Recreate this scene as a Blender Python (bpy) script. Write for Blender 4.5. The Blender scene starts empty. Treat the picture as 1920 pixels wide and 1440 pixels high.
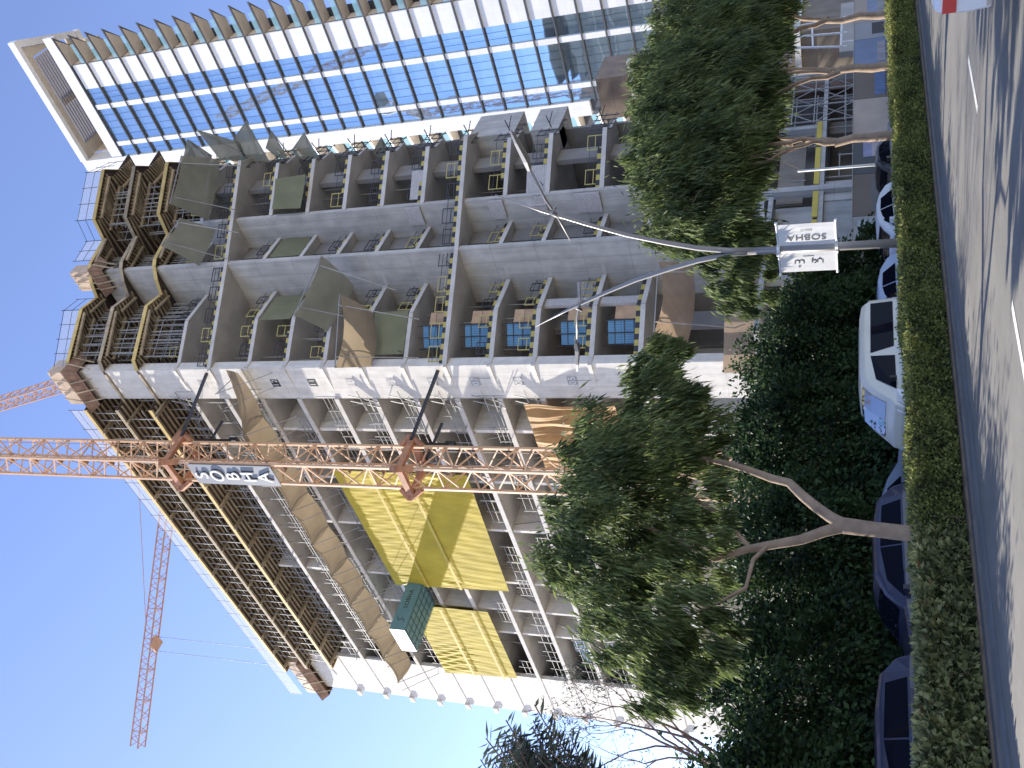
import bpy, bmesh, math, random
import numpy as np
from mathutils import Vector, Matrix
random.seed(7); rng = np.random.default_rng(11)
rad = math.radians
SC = bpy.context.scene
COL = SC.collection

# ------------------------------------------------------------------ camera, sky, sun, exposure
# World frame: x runs across the street (towards the viewer's side), y runs along the street, origin at the block's near corner
FPX = 1740.0
T = math.atan(665/FPX); ROLL = math.atan(.007); LA = rad(-46.8)
def fr(v):
    lx, ly = math.sin(LA), math.cos(LA); nx, ny = math.cos(LA), -math.sin(LA)
    return Vector((-(v[0]*lx+v[1]*ly), v[0]*nx+v[1]*ny, v[2]))
Fw = fr((0, math.cos(T), math.sin(T))); U0 = Vector((0, -math.sin(T), math.cos(T))); R0 = Vector((1, 0, 0))
c_, s_ = math.cos(ROLL), math.sin(ROLL)
Rv = fr(c_*R0-s_*U0); Uv = fr(s_*R0+c_*U0)
CAM = Vector((41.62, -46.35, 1.8))
cd = bpy.data.cameras.new('camera'); cam = bpy.data.objects.new('camera', cd); COL.objects.link(cam)
cd.sensor_width = 36; cd.lens = FPX/1920*36; cd.clip_end = 6000; cd.clip_start = .1
m = Matrix.Identity(4)
X, Y, Z = -Uv, Rv, -Fw
for i in range(3):
    m[i][0] = X[i]; m[i][1] = Y[i]; m[i][2] = Z[i]; m[i][3] = CAM[i]
cam.matrix_world = m
SC.camera = cam
SUN_EL = rad(28); SUN_G = rad(11.5)
S = Vector((-math.cos(SUN_G)*math.cos(SUN_EL), -math.sin(SUN_G)*math.cos(SUN_EL), math.sin(SUN_EL)))
w = bpy.data.worlds.new("World"); SC.world = w; w.use_nodes = True
nt = w.node_tree; bg = nt.nodes['Background']
sky = nt.nodes.new('ShaderNodeTexSky'); sky.sky_type = 'NISHITA'; sky.sun_disc = False
sky.sun_elevation = SUN_EL; sky.sun_rotation = math.atan2(S.x, S.y)
sky.air_density = 1.0; sky.dust_density = .12; sky.ozone_density = 3.0; sky.altitude = 10
tint = nt.nodes.new('ShaderNodeVectorMath'); tint.operation = 'MULTIPLY'; tint.inputs[1].default_value = (1.14, .98, 1.08)
nt.links.new(sky.outputs[0], tint.inputs[0]); nt.links.new(tint.outputs[0], bg.inputs[0]); bg.inputs[1].default_value = .14
sl = bpy.data.lights.new('sun', 'SUN'); sl.energy = 5.0; sl.angle = rad(.5); sl.color = (1, .93, .82)
so = bpy.data.objects.new('sun', sl); COL.objects.link(so)
so.rotation_euler = S.to_track_quat('Z', 'Y').to_euler()
SC.view_settings.view_transform = 'Standard'; SC.view_settings.look = 'None'
SC.view_settings.exposure = 1.05; SC.view_settings.gamma = 1
SC.render.engine = 'CYCLES'
SC.cycles.transparent_max_bounces = 12; SC.cycles.max_bounces = 6

# ------------------------------------------------------------------ materials
MATS = {}
def M(name, col, rough=.8, var=.12, scale=2., metal=0., bump=0., alpha=None, lines=None, trans=0., spec=.5, island=0., stain=0., coat=0.):
    if name in MATS: return MATS[name]
    m = bpy.data.materials.new(name); m.use_nodes = True; t = m.node_tree; n = t.nodes; L = t.links
    b = n['Principled BSDF']; out = n['Material Output']
    b.inputs['Roughness'].default_value = rough; b.inputs['Metallic'].default_value = metal
    b.inputs['Specular IOR Level'].default_value = spec; b.inputs['Coat Weight'].default_value = coat
    geo = n.new('ShaderNodeNewGeometry')
    cur = None
    rgb = n.new('ShaderNodeRGB'); rgb.outputs[0].default_value = (*col, 1); cur = rgb.outputs[0]
    def mul(cur, facsock, lo, hi):
        mr = n.new('ShaderNodeMapRange'); mr.inputs['To Min'].default_value = lo; mr.inputs['To Max'].default_value = hi
        L.new(facsock, mr.inputs['Value'])
        mx = n.new('ShaderNodeVectorMath'); mx.operation = 'SCALE'
        L.new(cur, mx.inputs[0]); L.new(mr.outputs[0], mx.inputs['Scale']); return mx.outputs[0]
    if var:
        nz = n.new('ShaderNodeTexNoise'); nz.inputs['Scale'].default_value = scale; nz.inputs['Detail'].default_value = 6
        L.new(geo.outputs['Position'], nz.inputs['Vector'])
        mr = n.new('ShaderNodeMapRange'); mr.inputs['From Min'].default_value = .3; mr.inputs['From Max'].default_value = .7
        L.new(nz.outputs[0], mr.inputs['Value'])
        cur = mul(cur, mr.outputs[0], 1-var, 1+var)
        if bump:
            bp = n.new('ShaderNodeBump'); bp.inputs['Strength'].default_value = bump; bp.inputs['Distance'].default_value = .03
            n2 = n.new('ShaderNodeTexNoise'); n2.inputs['Scale'].default_value = scale*6; n2.inputs['Detail'].default_value = 4
            L.new(geo.outputs['Position'], n2.inputs['Vector'])
            L.new(n2.outputs[0], bp.inputs['Height']); L.new(bp.outputs[0], b.inputs['Normal'])
    if stain:   # vertical run marks
        mp = n.new('ShaderNodeMapping'); mp.inputs['Scale'].default_value = (1.3, 1.3, .12)
        L.new(geo.outputs['Position'], mp.inputs['Vector'])
        ns = n.new('ShaderNodeTexNoise'); ns.inputs['Scale'].default_value = 1.6; ns.inputs['Detail'].default_value = 5
        L.new(mp.outputs[0], ns.inputs['Vector'])
        mr = n.new('ShaderNodeMapRange'); mr.inputs['From Min'].default_value = .35; mr.inputs['From Max'].default_value = .65
        L.new(ns.outputs[0], mr.inputs['Value']); cur = mul(cur, mr.outputs[0], 1-stain, 1+stain*.4)
    if lines:   # formwork joints: (width, height, strength)
        sp = n.new('ShaderNodeSeparateXYZ'); L.new(geo.outputs['Position'], sp.inputs[0])
        ad = n.new('ShaderNodeMath'); ad.operation = 'ADD'; L.new(sp.outputs[0], ad.inputs[0]); L.new(sp.outputs[1], ad.inputs[1])
        cb = n.new('ShaderNodeCombineXYZ'); L.new(ad.outputs[0], cb.inputs[0]); L.new(sp.outputs[2], cb.inputs[1])
        br = n.new('ShaderNodeTexBrick'); L.new(cb.outputs[0], br.inputs['Vector'])
        br.inputs['Scale'].default_value = 1; br.inputs['Brick Width'].default_value = lines[0]; br.inputs['Row Height'].default_value = lines[1]
        br.inputs['Mortar Size'].default_value = lines[3] if len(lines) > 3 else .025
        br.offset = lines[4] if len(lines) > 4 else 0
        br.inputs['Color1'].default_value = (1, 1, 1, 1); br.inputs['Color2'].default_value = (.9, .9, .9, 1); br.inputs['Mortar'].default_value = (0, 0, 0, 1)
        rb = n.new('ShaderNodeRGBToBW'); L.new(br.outputs[0], rb.inputs[0])
        cur = mul(cur, rb.outputs[0], 1-lines[2], 1.0)
    if island:
        cur = mul(cur, geo.outputs['Random Per Island'], 1-island, 1+island)
    L.new(cur, b.inputs['Base Color'])
    sh = b.outputs[0]
    if trans:
        tr = n.new('ShaderNodeBsdfTranslucent'); L.new(cur, tr.inputs[0])
        mx = n.new('ShaderNodeMixShader'); mx.inputs[0].default_value = trans
        L.new(sh, mx.inputs[1]); L.new(tr.outputs[0], mx.inputs[2]); sh = mx.outputs[0]
    if alpha is not None:
        tp = n.new('ShaderNodeBsdfTransparent')
        mx = n.new('ShaderNodeMixShader'); mx.inputs[0].default_value = alpha
        L.new(tp.outputs[0], mx.inputs[1]); L.new(sh, mx.inputs[2]); sh = mx.outputs[0]
    L.new(sh, out.inputs['Surface'])
    MATS[name] = m; return m

CONC = M('concrete_shear', (.49, .475, .44), .85, .14, .9, lines=(1.25, 3.52, .28, .022), stain=.14, bump=.25)
CONCW = M('concrete_light', (.68, .645, .58), .85, .1, 1.3, lines=(1.1, 3.52, .22, .02), stain=.1, bump=.25)
SLAB = M('concrete_slab', (.50, .475, .43), .88, .2, .45, bump=.3)
SLABE = M('concrete_edge', (.58, .55, .50), .85, .12, 1.2, bump=.2)
DARKC = M('concrete_shaded', (.22, .21, .20), .9, .2, .5)  # shade of the deep open floors is put into this darker colour
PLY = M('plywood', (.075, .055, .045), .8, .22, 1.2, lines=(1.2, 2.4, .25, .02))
TIMB = M('timber_beam', (.37, .30, .20), .8, .25, 1.5, island=.3)
TIMBY = M('timber_yellow', (.58, .43, .16), .7, .15, 1.5, island=.2)
STEEL = M('galvanised_tube', (.30, .295, .28), .6, .1, 2, metal=.1, island=.25)
STEELD = M('dark_tube', (.07, .07, .075), .5, .1, 2, metal=.3)
YTUBE = M('yellow_tube', (.55, .47, .16), .5, .1, 2)
CRANE = M('crane_orange', (.62, .39, .22), .5, .12, 1.5, coat=.2)
CRANE2 = M('crane_orange_far', (.50, .30, .20), .55, .12, 1.5)
WHITEP = M('white_cladding', (.80, .80, .785), .5, .05, .6, lines=(1.85, 1.22, .14, .025))
DARKFIN = M('dark_fin', (.075, .078, .09), .45, .1, 1)
SOFFIT = M('tan_soffit', (.62, .54, .43), .8, .08, 1)
BLACK = M('black_plastic', (.015, .015, .017), .5, 0)
TANNET = M('tan_netting', (.35, .28, .19), .9, .14, .5, trans=.35, bump=.2)
OLIVENET = M('olive_netting', (.26, .255, .19), .9, .14, .6, trans=.3, alpha=.93)
GREENNET = M('green_netting', (.28, .28, .165), .9, .12, .6, trans=.35)
BROWNNET = M('brown_netting', (.42, .30, .20), .9, .15, 1.2, trans=.4, alpha=.85)
YELLOWS = M('yellow_sheet', (.50, .39, .05), .75, .14, .5, trans=.15, spec=.2)
ORANGES = M('orange_sheet', (.56, .33, .13), .7, .15, .8, trans=.3)
WHITE = M('white_paint', (.8, .8, .78), .5, .05, 1)
BARK = M('bark', (.30, .22, .155), .9, .25, 3, bump=.5)
BARKD = M('bark_dark', (.17, .115, .08), .9, .25, 4, bump=.5)

def glass_mat(name, col, rough=.03):
    m = bpy.data.materials.new(name); m.use_nodes = True; t = m.node_tree; n = t.nodes; L = t.links
    b = n['Principled BSDF']
    b.inputs['Base Color'].default_value = (*col, 1); b.inputs['Metallic'].default_value = .85; b.inputs['Roughness'].default_value = rough
    geo = n.new('ShaderNodeNewGeometry'); nz = n.new('ShaderNodeTexNoise'); nz.inputs['Scale'].default_value = .35; nz.inputs['Detail'].default_value = 1
    L.new(geo.outputs['Position'], nz.inputs['Vector'])
    bp = n.new('ShaderNodeBump'); bp.inputs['Strength'].default_value = .12; bp.inputs['Distance'].default_value = .12
    L.new(nz.outputs[0], bp.inputs['Height']); L.new(bp.outputs[0], b.inputs['Normal'])
    return m
GLASS = glass_mat('tower_glass', (.52, .69, .80))
CARGLASS = M('car_glass', (.006, .007, .014), .05, 0, spec=.04)
SCREEN = glass_mat('windscreen_glass', (.26, .32, .38), .03)
def clear_glass(name, col, a):
    m = bpy.data.materials.new(name); m.use_nodes = True; t = m.node_tree; n = t.nodes; L = t.links
    b = n['Principled BSDF']; b.inputs['Base Color'].default_value = (*col, 1); b.inputs['Roughness'].default_value = .05
    tp = n.new('ShaderNodeBsdfTransparent'); mx = n.new('ShaderNodeMixShader'); mx.inputs[0].default_value = a
    L.new(tp.outputs[0], mx.inputs[1]); L.new(b.outputs[0], mx.inputs[2]); L.new(mx.outputs[0], n['Material Output'].inputs['Surface'])
    return m
BALGL = clear_glass('balustrade_glass', (.30, .52, .58), .45)
def stripe_mat():
    m = bpy.data.materials.new('hazard_stripes'); m.use_nodes = True; t = m.node_tree; n = t.nodes; L = t.links
    b = n['Principled BSDF']; b.inputs['Roughness'].default_value = .6
    geo = n.new('ShaderNodeNewGeometry'); sp = n.new('ShaderNodeSeparateXYZ'); L.new(geo.outputs['Position'], sp.inputs[0])
    ad = n.new('ShaderNodeMath'); ad.operation = 'ADD'; L.new(sp.outputs[0], ad.inputs[0]); L.new(sp.outputs[1], ad.inputs[1])
    a3 = n.new('ShaderNodeMath'); a3.operation = 'MULTIPLY'; a3.inputs[1].default_value = .85; L.new(ad.outputs[0], a3.inputs[0])
    fr_ = n.new('ShaderNodeMath'); fr_.operation = 'FRACT'; L.new(a3.outputs[0], fr_.inputs[0])
    gt = n.new('ShaderNodeMath'); gt.operation = 'GREATER_THAN'; gt.inputs[1].default_value = .5; L.new(fr_.outputs[0], gt.inputs[0])
    mx = n.new('ShaderNodeMix'); mx.data_type = 'RGBA'; L.new(gt.outputs[0], mx.inputs[0])
    mx.inputs[6].default_value = (.03, .03, .03, 1); mx.inputs[7].default_value = (.50, .40, .10, 1)
    L.new(mx.outputs[2], b.inputs['Base Color']); return m
STRIPE = stripe_mat()
def fold_mat(name, col, dark, axis_scale, trans=.25):
    """cloth with a fine weave noise; folds themselves are geometry"""
    return M(name, col, .65, .12, .7, trans=trans, bump=.4)

# ------------------------------------------------------------------ mesh helpers
class MB:
    def __init__(s): s.v = []; s.f = []; s.mi = []
    def add(s, vs, fs, mi=0):
        o = len(s.v); s.v += [tuple(p) for p in vs]; s.f += [tuple(i+o for i in f) for f in fs]; s.mi += [mi]*len(fs)
    def box(s, x0, y0, z0, x1, y1, z1, mi=0):
        vs = [(x0, y0, z0), (x1, y0, z0), (x1, y1, z0), (x0, y1, z0), (x0, y0, z1), (x1, y0, z1), (x1, y1, z1), (x0, y1, z1)]
        s.add(vs, [(3, 2, 1, 0), (4, 5, 6, 7), (0, 1, 5, 4), (1, 2, 6, 5), (2, 3, 7, 6), (3, 0, 4, 7)], mi)
    def prism(s, pts, z0, z1, mi=0, cap=None):
        n = len(pts); A = sum(pts[i][0]*pts[(i+1) % n][1]-pts[(i+1) % n][0]*pts[i][1] for i in range(n))
        if A < 0: pts = pts[::-1]
        vs = [(p[0], p[1], z0) for p in pts]+[(p[0], p[1], z1) for p in pts]
        s.add(vs, [(i, (i+1) % n, n+(i+1) % n, n+i) for i in range(n)], mi)
        c = mi if cap is None else cap
        s.add(vs, [tuple(range(n-1, -1, -1)), tuple(range(n, 2*n))], c)
    def beam(s, p, q, w, h=None, mi=0):
        p = Vector(p); q = Vector(q); d = q-p
        if d.length < 1e-6: return
        h = h or w; d.normalize()
        up = Vector((0, 0, 1)) if abs(d.z) < .95 else Vector((1, 0, 0))
        a = d.cross(up).normalized()*w/2; b = d.cross(a).normalized()*h/2
        vs = [p-a-b, p+a-b, p+a+b, p-a+b, q-a-b, q+a-b, q+a+b, q-a+b]
        s.add(vs, [(3, 2, 1, 0), (4, 5, 6, 7), (0, 1, 5, 4), (1, 2, 6, 5), (2, 3, 7, 6), (3, 0, 4, 7)], mi)
    def tube(s, pts, r, n=8, mi=0, caps=True):
        pts = [Vector(p) for p in pts]; rs = r if isinstance(r, (list, tuple)) else [r]*len(pts)
        vs = []; up = Vector((.3, .1, 1)).normalized(); a0 = None
        for i, p in enumerate(pts):
            d = (pts[min(i+1, len(pts)-1)]-pts[max(i-1, 0)]).normalized()
            if a0 is None:
                a0 = d.cross(up)
                if a0.length < .1: a0 = d.cross(Vector((1, 0, 0)))
            a0 = (a0-d*a0.dot(d)).normalized(); b = d.cross(a0)
            for k in range(n):
                t = 2*math.pi*k/n; vs.append(p+(a0*math.cos(t)+b*math.sin(t))*rs[i])
        fs = [(i*n+k, i*n+(k+1) % n, (i+1)*n+(k+1) % n, (i+1)*n+k) for i in range(len(pts)-1) for k in range(n)]
        if caps: fs += [tuple(range(n-1, -1, -1)), tuple(range((len(pts)-1)*n, len(pts)*n))]
        s.add(vs, fs, mi)
    def build(s, name, mats, parent=None, smooth=False, loc=None):
        me = bpy.data.meshes.new(name); me.from_pydata(s.v, [], s.f)
        if not isinstance(mats, (list, tuple)): mats = [mats]
        for mt in mats: me.materials.append(mt)
        if len(mats) > 1: me.polygons.foreach_set('material_index', s.mi)
        if smooth: me.polygons.foreach_set('use_smooth', [True]*len(me.polygons))
        me.update()
        o = bpy.data.objects.new(name, me); COL.objects.link(o)
        if parent: o.parent = parent
        if loc: o.location = loc
        return o
def tag(o, label=None, cat=None, group=None, kind=None):
    if label: o['label'] = label
    if cat: o['category'] = cat
    if group: o['group'] = group
    if kind: o['kind'] = kind
    return o
def thing(name, label, cat, loc=(0, 0, 0), rz=0, group=None):
    o = bpy.data.objects.new(name, None); COL.objects.link(o); o.location = loc; o.rotation_euler = (0, 0, rz)
    o.empty_display_size = .3
    return tag(o, label, cat, group)
def local(o):  # children of things placed at a base carry world coordinates minus base
    return o.location
def copy_tree(o, parent=None):
    c = o.copy(); COL.objects.link(c); c.parent = parent
    for ch in [x for x in bpy.data.objects if x.parent == o]: copy_tree(ch, c)
    return c
def text_obj(s, size, mat, name, parent, origin, xdir, ydir, extrude=.01, align='CENTER', squash=1.0):
    cu = bpy.data.curves.new(name, 'FONT'); cu.body = s; cu.size = size; cu.extrude = extrude
    cu.align_x = align; cu.align_y = 'CENTER'; cu.space_character = 1.08; cu.offset = size*(.004 if 'lettering' in name else 0)
    tmp = bpy.data.objects.new(name, cu); COL.objects.link(tmp)
    dg = bpy.context.evaluated_depsgraph_get(); dg.update()
    me = bpy.data.meshes.new_from_object(tmp.evaluated_get(dg)); bpy.data.objects.remove(tmp)
    xd = Vector(xdir).normalized(); yd = Vector(ydir).normalized(); zd = xd.cross(yd)
    mm = Matrix.Identity(4)
    for i in range(3): mm[i][0] = xd[i]*squash; mm[i][1] = yd[i]; mm[i][2] = zd[i]; mm[i][3] = origin[i]
    me.transform(mm); me.materials.clear(); me.materials.append(mat)
    o = bpy.data.objects.new(name, me); COL.objects.link(o)
    if parent: o.parent = parent
    return o

# ------------------------------------------------------------------ ground
def sheet(name, x0, y0, x1, y1, z, mat, kind='structure'):
    mb = MB(); mb.add([(x0, y0, z), (x1, y0, z), (x1, y1, z), (x0, y1, z)], [(0, 1, 2, 3)]); return tag(mb.build(name, mat), kind=kind)
sheet('ground', -2500, -2500, 2500, 2500, -.02, M('sand_ground', (.44, .40, .34), .95, .2, .2))
def asphalt():
    m = M('asphalt', (.17, .16, .142), .85, .16, .8, bump=.3); t = m.node_tree; n = t.nodes; L = t.links
    return m
ASPH = asphalt()
sheet('road', 27.35, -400, 48.5, 600, .0, ASPH)
sheet('service_road', 14, -400, 25.0, 600, .0, M('asphalt_side', (.06, .06, .06), .9, .2, .8))
mb = MB(); mb.box(27.05, -400, -.3, 27.35, 600, .06); tag(mb.build('kerb', M('kerb_concrete', (.13, .125, .12), .85, .15, 2)), kind='structure')
mb = MB(); mb.box(25.0, -400, -.3, 27.05, 600, .10); tag(mb.build('median_soil', M('median_soil', (.16, .115, .075), .95, .3, 3, bump=.6)), kind='structure')
sheet('gutter_strip', 27.36, -400, 28.05, 600, .004, M('gutter', (.19, .185, .175), .8, .2, 1.5))
mb = MB(); mb.box(48.5, -400, -.3, 52, 600, .13); tag(mb.build('pavement', M('pavement_slabs', (.35, .33, .3), .9, .1, 2, lines=(.6, .6, .3, .02))), kind='structure')
# lane markings
mb = MB()
LP = M('lane_paint', (.72, .70, .62), .7, .15, 4)
y = -37.2-7.2*3
for k in range(40):
    y0 = -35.6+7.25*(k-3)
    mb.add([(32.84, y0-2.0, .005), (32.99, y0-2.0, .005), (32.99, y0, .005), (32.84, y0, .005)], [(0, 1, 2, 3)])
    mb.add([(36.6, y0-2.0, .005), (36.75, y0-2.0, .005), (36.75, y0, .005), (36.6, y0, .005)], [(0, 1, 2, 3)])
tag(mb.build('lane_marking', LP), kind='structure')

# ------------------------------------------------------------------ the unfinished block
ZL = [16.2, 19.7, 23.9, 27.3, 30.8, 34.3, 37.9, 41.4, 44.9, 48.5, 52.1, 55.6, 59.2, 62.9, 66.5]
FLN = {0: '04', 1: '05', 2: '06', 3: '07', 4: '08', 5: '09', 6: '10', 7: '11', 8: '12', 9: '13', 10: '14'}
NORMAL = [(-52.6, 0), (-.05, 0), (0, .85), (1.9, 4.0), (1.87, 7.7), (4.85, 7.75), (4.8, 11.2), (6.95, 11.3), (9.6, 15.5), (9.0, 16.6), (8.8, 18.2), (7.5, 18.8), (-52.6, 18.8)]
LONG = [(-52.6, 0), (0, 0), (4.9, 7.8), (10.2, 15.5), (9.6, 17), (8.9, 18.8), (-52.6, 18.8)]
bld = thing('unfinished_building', 'bare concrete apartment block under construction with open floors', 'building')
def edge_path(k):
    return [(-.0, 0), (4.9, 7.8), (10.2, 15.5)] if k in (4, 10) else [(-.02, .1), (0, .85), (1.9, 4.0), (1.87, 7.6)]
EDGES2 = [(4.85, 8.1), (4.8, 11.2)], [(6.95, 11.5), (9.6, 15.5)]
for k, z in enumerate(ZL[:12]):
    mb = MB(); P_ = LONG if k in (4, 10) else NORMAL
    mb.prism(P_, z, z+.26, 0)
    # lighter fascia skin, 4 mm proud of the slab edge, along the left facade and the right zigzag
    s = mb.build('slab', [SLAB], bld)
    e = MB()
    e.box(-44.8, -.12, z-.06, -3.35, -.004, z+.34)
    e.build('slab_edge', SLABE, s)
    paths = [edge_path(k)] if k in (4, 10) else [edge_path(k), list(EDGES2[0]), list(EDGES2[1])]
    for pth in paths:
        e = MB()
        for (a, b) in zip(pth[:-1], pth[1:]):
            d = Vector((b[0]-a[0], b[1]-a[1], 0)).normalized(); nn = Vector((d.y, -d.x, 0))
            pa = Vector((a[0], a[1], 0))+nn*.06; pb = Vector((b[0], b[1], 0))+nn*.06
            e.beam((pa.x, pa.y, z+.13), (pb.x, pb.y, z+.13), .11, .34)
        e.build('slab_edge', SLABE, s)
    # hazard striped toe boards standing on the slab edge
    if k < 11:
        for pth in paths:
            for (a, b) in zip(pth[:-1], pth[1:]):
                L_ = math.hypot(b[0]-a[0], b[1]-a[1])
                if L_ < 1: continue
                t0 = 0.02 if k in (4, 10) else random.choice((.02, .02, .3)); t1 = .98 if k in (4, 3, 10, 9) else random.choice((.98, .7, .95))
                a2 = (a[0]+(b[0]-a[0])*t0-.12, a[1]+(b[1]-a[1])*t0+.05); b2 = (a[0]+(b[0]-a[0])*t1-.12, a[1]+(b[1]-a[1])*t1+.05)
                e = MB(); e.beam((*a2, z+.50), (*b2, z+.50), .04, .34); e.build('toe_board', STRIPE, s)
    # stub of the slab that shows on the corner wall
    e = MB()
    e.add([(-.0, -.16, z-.03), (0, -.012, z-.03), (-2.4, -.012, z-.03), (-.0, -.16, z+.26), (0, -.012, z+.26), (-2.4, -.012, z+.26)], [(0, 1, 2), (3, 5, 4), (0, 2, 5, 3), (1, 0, 3, 4), (2, 1, 4, 5)])
    e.build('slab_nib', CONCW, s)
# walls
mb = MB(); mb.box(-3.35, -.008, 0, 0.012, .34, 66.4); mb.box(-.34, .341, 0, .004, .85, 66.4); cw = mb.build('corner_wall', CONCW, bld)
mb = MB(); mb.box(-.2, 7.72, 0, 4.98, 8.12, 66.2); mb.build('shear_wall', CONC, bld)
mb = MB(); mb.box(1.5, 11.2, 0, 6.98, 11.6, 58.6); mb.build('shear_wall', CONC, bld)
mb = MB(); mb.box(-52.6, -.01, 0, -44.8, .4, 64); mb.box(-52.62, .41, 0, -52.3, 18.8, 64)
ew = mb.build('end_wall', CONCW, bld)
for k, z in enumerate(ZL[:13]):
    e = MB(); e.box(-53.3, -.3, z-.1, -52.35, -.012, z+.45); e.box(-52.34, -.06, z, -44.9, -.012, z+.2)
    e.build('slab_nib', CONCW, ew)
mb = MB()
mb.box(-50, 10.5, 0, -8, 10.8, 62); mb.box(-8, 13.5, 0, 1, 13.8, 62); mb.box(-8.2, 10.8, 0, -7.9, 13.8, 62)
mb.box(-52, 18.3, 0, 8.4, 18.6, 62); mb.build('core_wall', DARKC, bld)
for i, x in enumerate((-7.1, -13.2, -19.7, -27.6, -32.3, -36.4)):
    mb = MB()
    n1 = (6.0, 3.2, 7, 7, 3.5, 7)[i]
    mb.box(x-.15, .12, 0, x+.15, n1, 58.9 if i in (3,) else 52)
    mb.build('cross_wall', CONCW if i != 1 else CONC, bld)
# inner partitions and the room-side columns
for x, yv in ((-.9, 5.0), (4.2, 9.6), (2.2, 13.0), (8.0, 14.4)):
    mb = MB(); mb.box(x-.5, yv, 0, x-.1, yv+1.6, 58.9); mb.build('column', DARKC, bld)
# floor numbers painted on the corner wall
NUMP = M('number_black', (.03, .03, .03), .8, 0); NUMW = M('number_white', (.72, .71, .68), .8, .05, 3)
NUMG = M('number_grey', (.34, .34, .33), .8, .1, 3)
for k, s in FLN.items():
    if k == 0 : continue
    zc = ZL[k]+1.62 if k > 1 else 21.4
    if k == 9: continue
    light = k in (5, 6, 10)
    e = MB(); e.box(-2.0, -.016, zc-.38, -1.2, -.0085, zc+.38); pl = e.build('floor_number', CONCW if light else (NUMG if k < 5 else NUMP), cw)
    if light:
        e = MB()
        for (x0, z0, x1, z1) in ((-2, -.38, -1.2, -.34), (-2, .34, -1.2, .38), (-2, -.34, -1.96, .34), (-1.24, -.34, -1.2, .34)):
            e.box(x0, -.019, zc+z0, x1, -.0165, zc+z1)
        e.build('border', NUMG, pl)
    text_obj(s, .74, NUMG if light else NUMW, 'digits', pl, (-1.6, -.02, zc), (1, 0, 0), (0, 0, 1), .002)

# infill: block walls, blue screens, boards standing on the open floors
BLOCK = M('block_work', (.50, .475, .46), .9, .1, 3, lines=(.4, .2, .3, .012, .5))
def block(pts, z0, z1, lab=None):
    mb = MB(); (a, b) = pts
    mb.beam((a[0], a[1], (z0+z1)/2), (b[0], b[1], (z0+z1)/2), .18, z1-z0); return mb.build('block_wall', BLOCK, bld)
for k, h in ((3, 1.5), (5, 1.6), (1, 2.2), (2, 1.1)):
    block([(5.3, 11.05), (6.9, 11.05)], ZL[k]+.27, ZL[k]+h)
block([(6.2, 10.9), (8.2, 13.4)], ZL[2]+.27, ZL[2]+1.9); block([(7.0, 12.0), (8.4, 14.0)], ZL[5]+.27, ZL[5]+1.4)
for k in (0, 1):
    mb = MB(); mb.box(1.45, 4.5, ZL[k]+.27, 1.7, 5.3, ZL[k+1]-.01); mb.build('block_wall', BLOCK, bld)
block([(.4, 6.6), (1.5, 7.5)], ZL[1]+.27, ZL[1]+2.3)
for k in (4, 5, 6): block([(-9.2, 2.5), (-7.4, 2.5)], ZL[k]+.27, ZL[k]+1.5)
BLUE = M('blue_sheet', (.13, .30, .46), .5, .12, 1.2, lines=(.25, 9, .35, .03))
BOARD = M('raw_board', (.50, .33, .20), .8, .2, 1.5)
for k in range(6):
    z = ZL[k]+.27
    if k == 5: continue
    t = thing('partition_screen', 'blue corrugated screen with plywood, '+('lowest one, beside the tree crown', 'second from the bottom', 'third one, behind the left street light arm', 'fourth one, under a short slab', 'topmost one, on the lower long slab')[k], 'screen', (0, 0, 0), 0, 'blue screens behind the corner wall')
    mb = MB(); mb.beam((-.3, 2.4, z+1.25), (1.0, 3.5, z+1.25), .05, 2.5); mb.build('blue_panel', BLUE, t)
    mb = MB(); mb.beam((1.03, 3.55, z+1.0), (1.45, 4.5, z+1.0), .05, 2.0); mb.build('plywood_panel', BOARD, t)
    mb = MB()
    for dz in (.6, 1.3, 2.0): mb.beam((-.35, 2.33, z+dz), (1.05, 3.43, z+dz), .05, .05)
    for tt in (0, .5, 1): mb.beam((-.35+1.4*tt, 2.3+1.1*tt, z), (-.35+1.4*tt, 2.3+1.1*tt, z+2.9), .05)
    mb.build('frame', STEELD, t)
WSH = M('white_poly_sheet', (.62, .70, .78), .5, .12, 1.5, trans=.2)
for (x0, x1, k) in ((-13, -10.5, 2), (-21.5, -18.8, 1), (-25.7, -22.5, 2), (-31.5, -29, 1), (-18, -15, 2), (-42.5, -38, 2), (-43.5, -39, 1), (-43.5, -39, 3)):
    z = ZL[k]+.3; lab = {(-13): 'first', }.get(x0)
    mb = MB(); c = (x0+x1)/2
    for i in range(10):
        xa = x0+(x1-x0)*i/10; xb = x0+(x1-x0)*(i+1)/10; ya = 1.6+.12*(i % 2); yb = 1.6+.12*((i+1) % 2)
        h = 2.6 if 2 < i < 8 else 2.1
        mb.add([(xa, ya, z), (xb, yb, z), (xb, yb+.35, z+h), (xa, ya+.35, z+h)], [(0, 1, 2, 3)])
    mb.add([(x0, 1.6, z), (x1, 1.6, z), (x1, 1.66, z), (x0, 1.66, z)], [(0, 1, 2, 3)])
    tag(mb.build('plastic_sheet', WSH if x0 > -38 else M('pale_blue_slats', (.42, .56, .66), .5, .1, 1, lines=(9, .3, .45, .06))),
        {(-13, 2): 'pale sheet nearest the crane mast on the open floor', (-21.5, 1): 'pale sheet nearest the left tree crown', (-25.7, 2): 'pale sheet on the open floor right below the yellow sheet corner', (-31.5, 1): 'pale sheet partly behind the left tree top', (-18, 2): 'pale sheet midway below the large yellow sheet', (-42.5, 2): 'blue slatted screen in the middle of three by the white end wall', (-43.5, 1): 'lowest of three blue slatted screens by the white end wall', (-43.5, 3): 'top one of three blue slatted screens by the white end wall'}[(x0, k)], 'plastic sheet', 'pale sheets inside the open floors')

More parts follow.
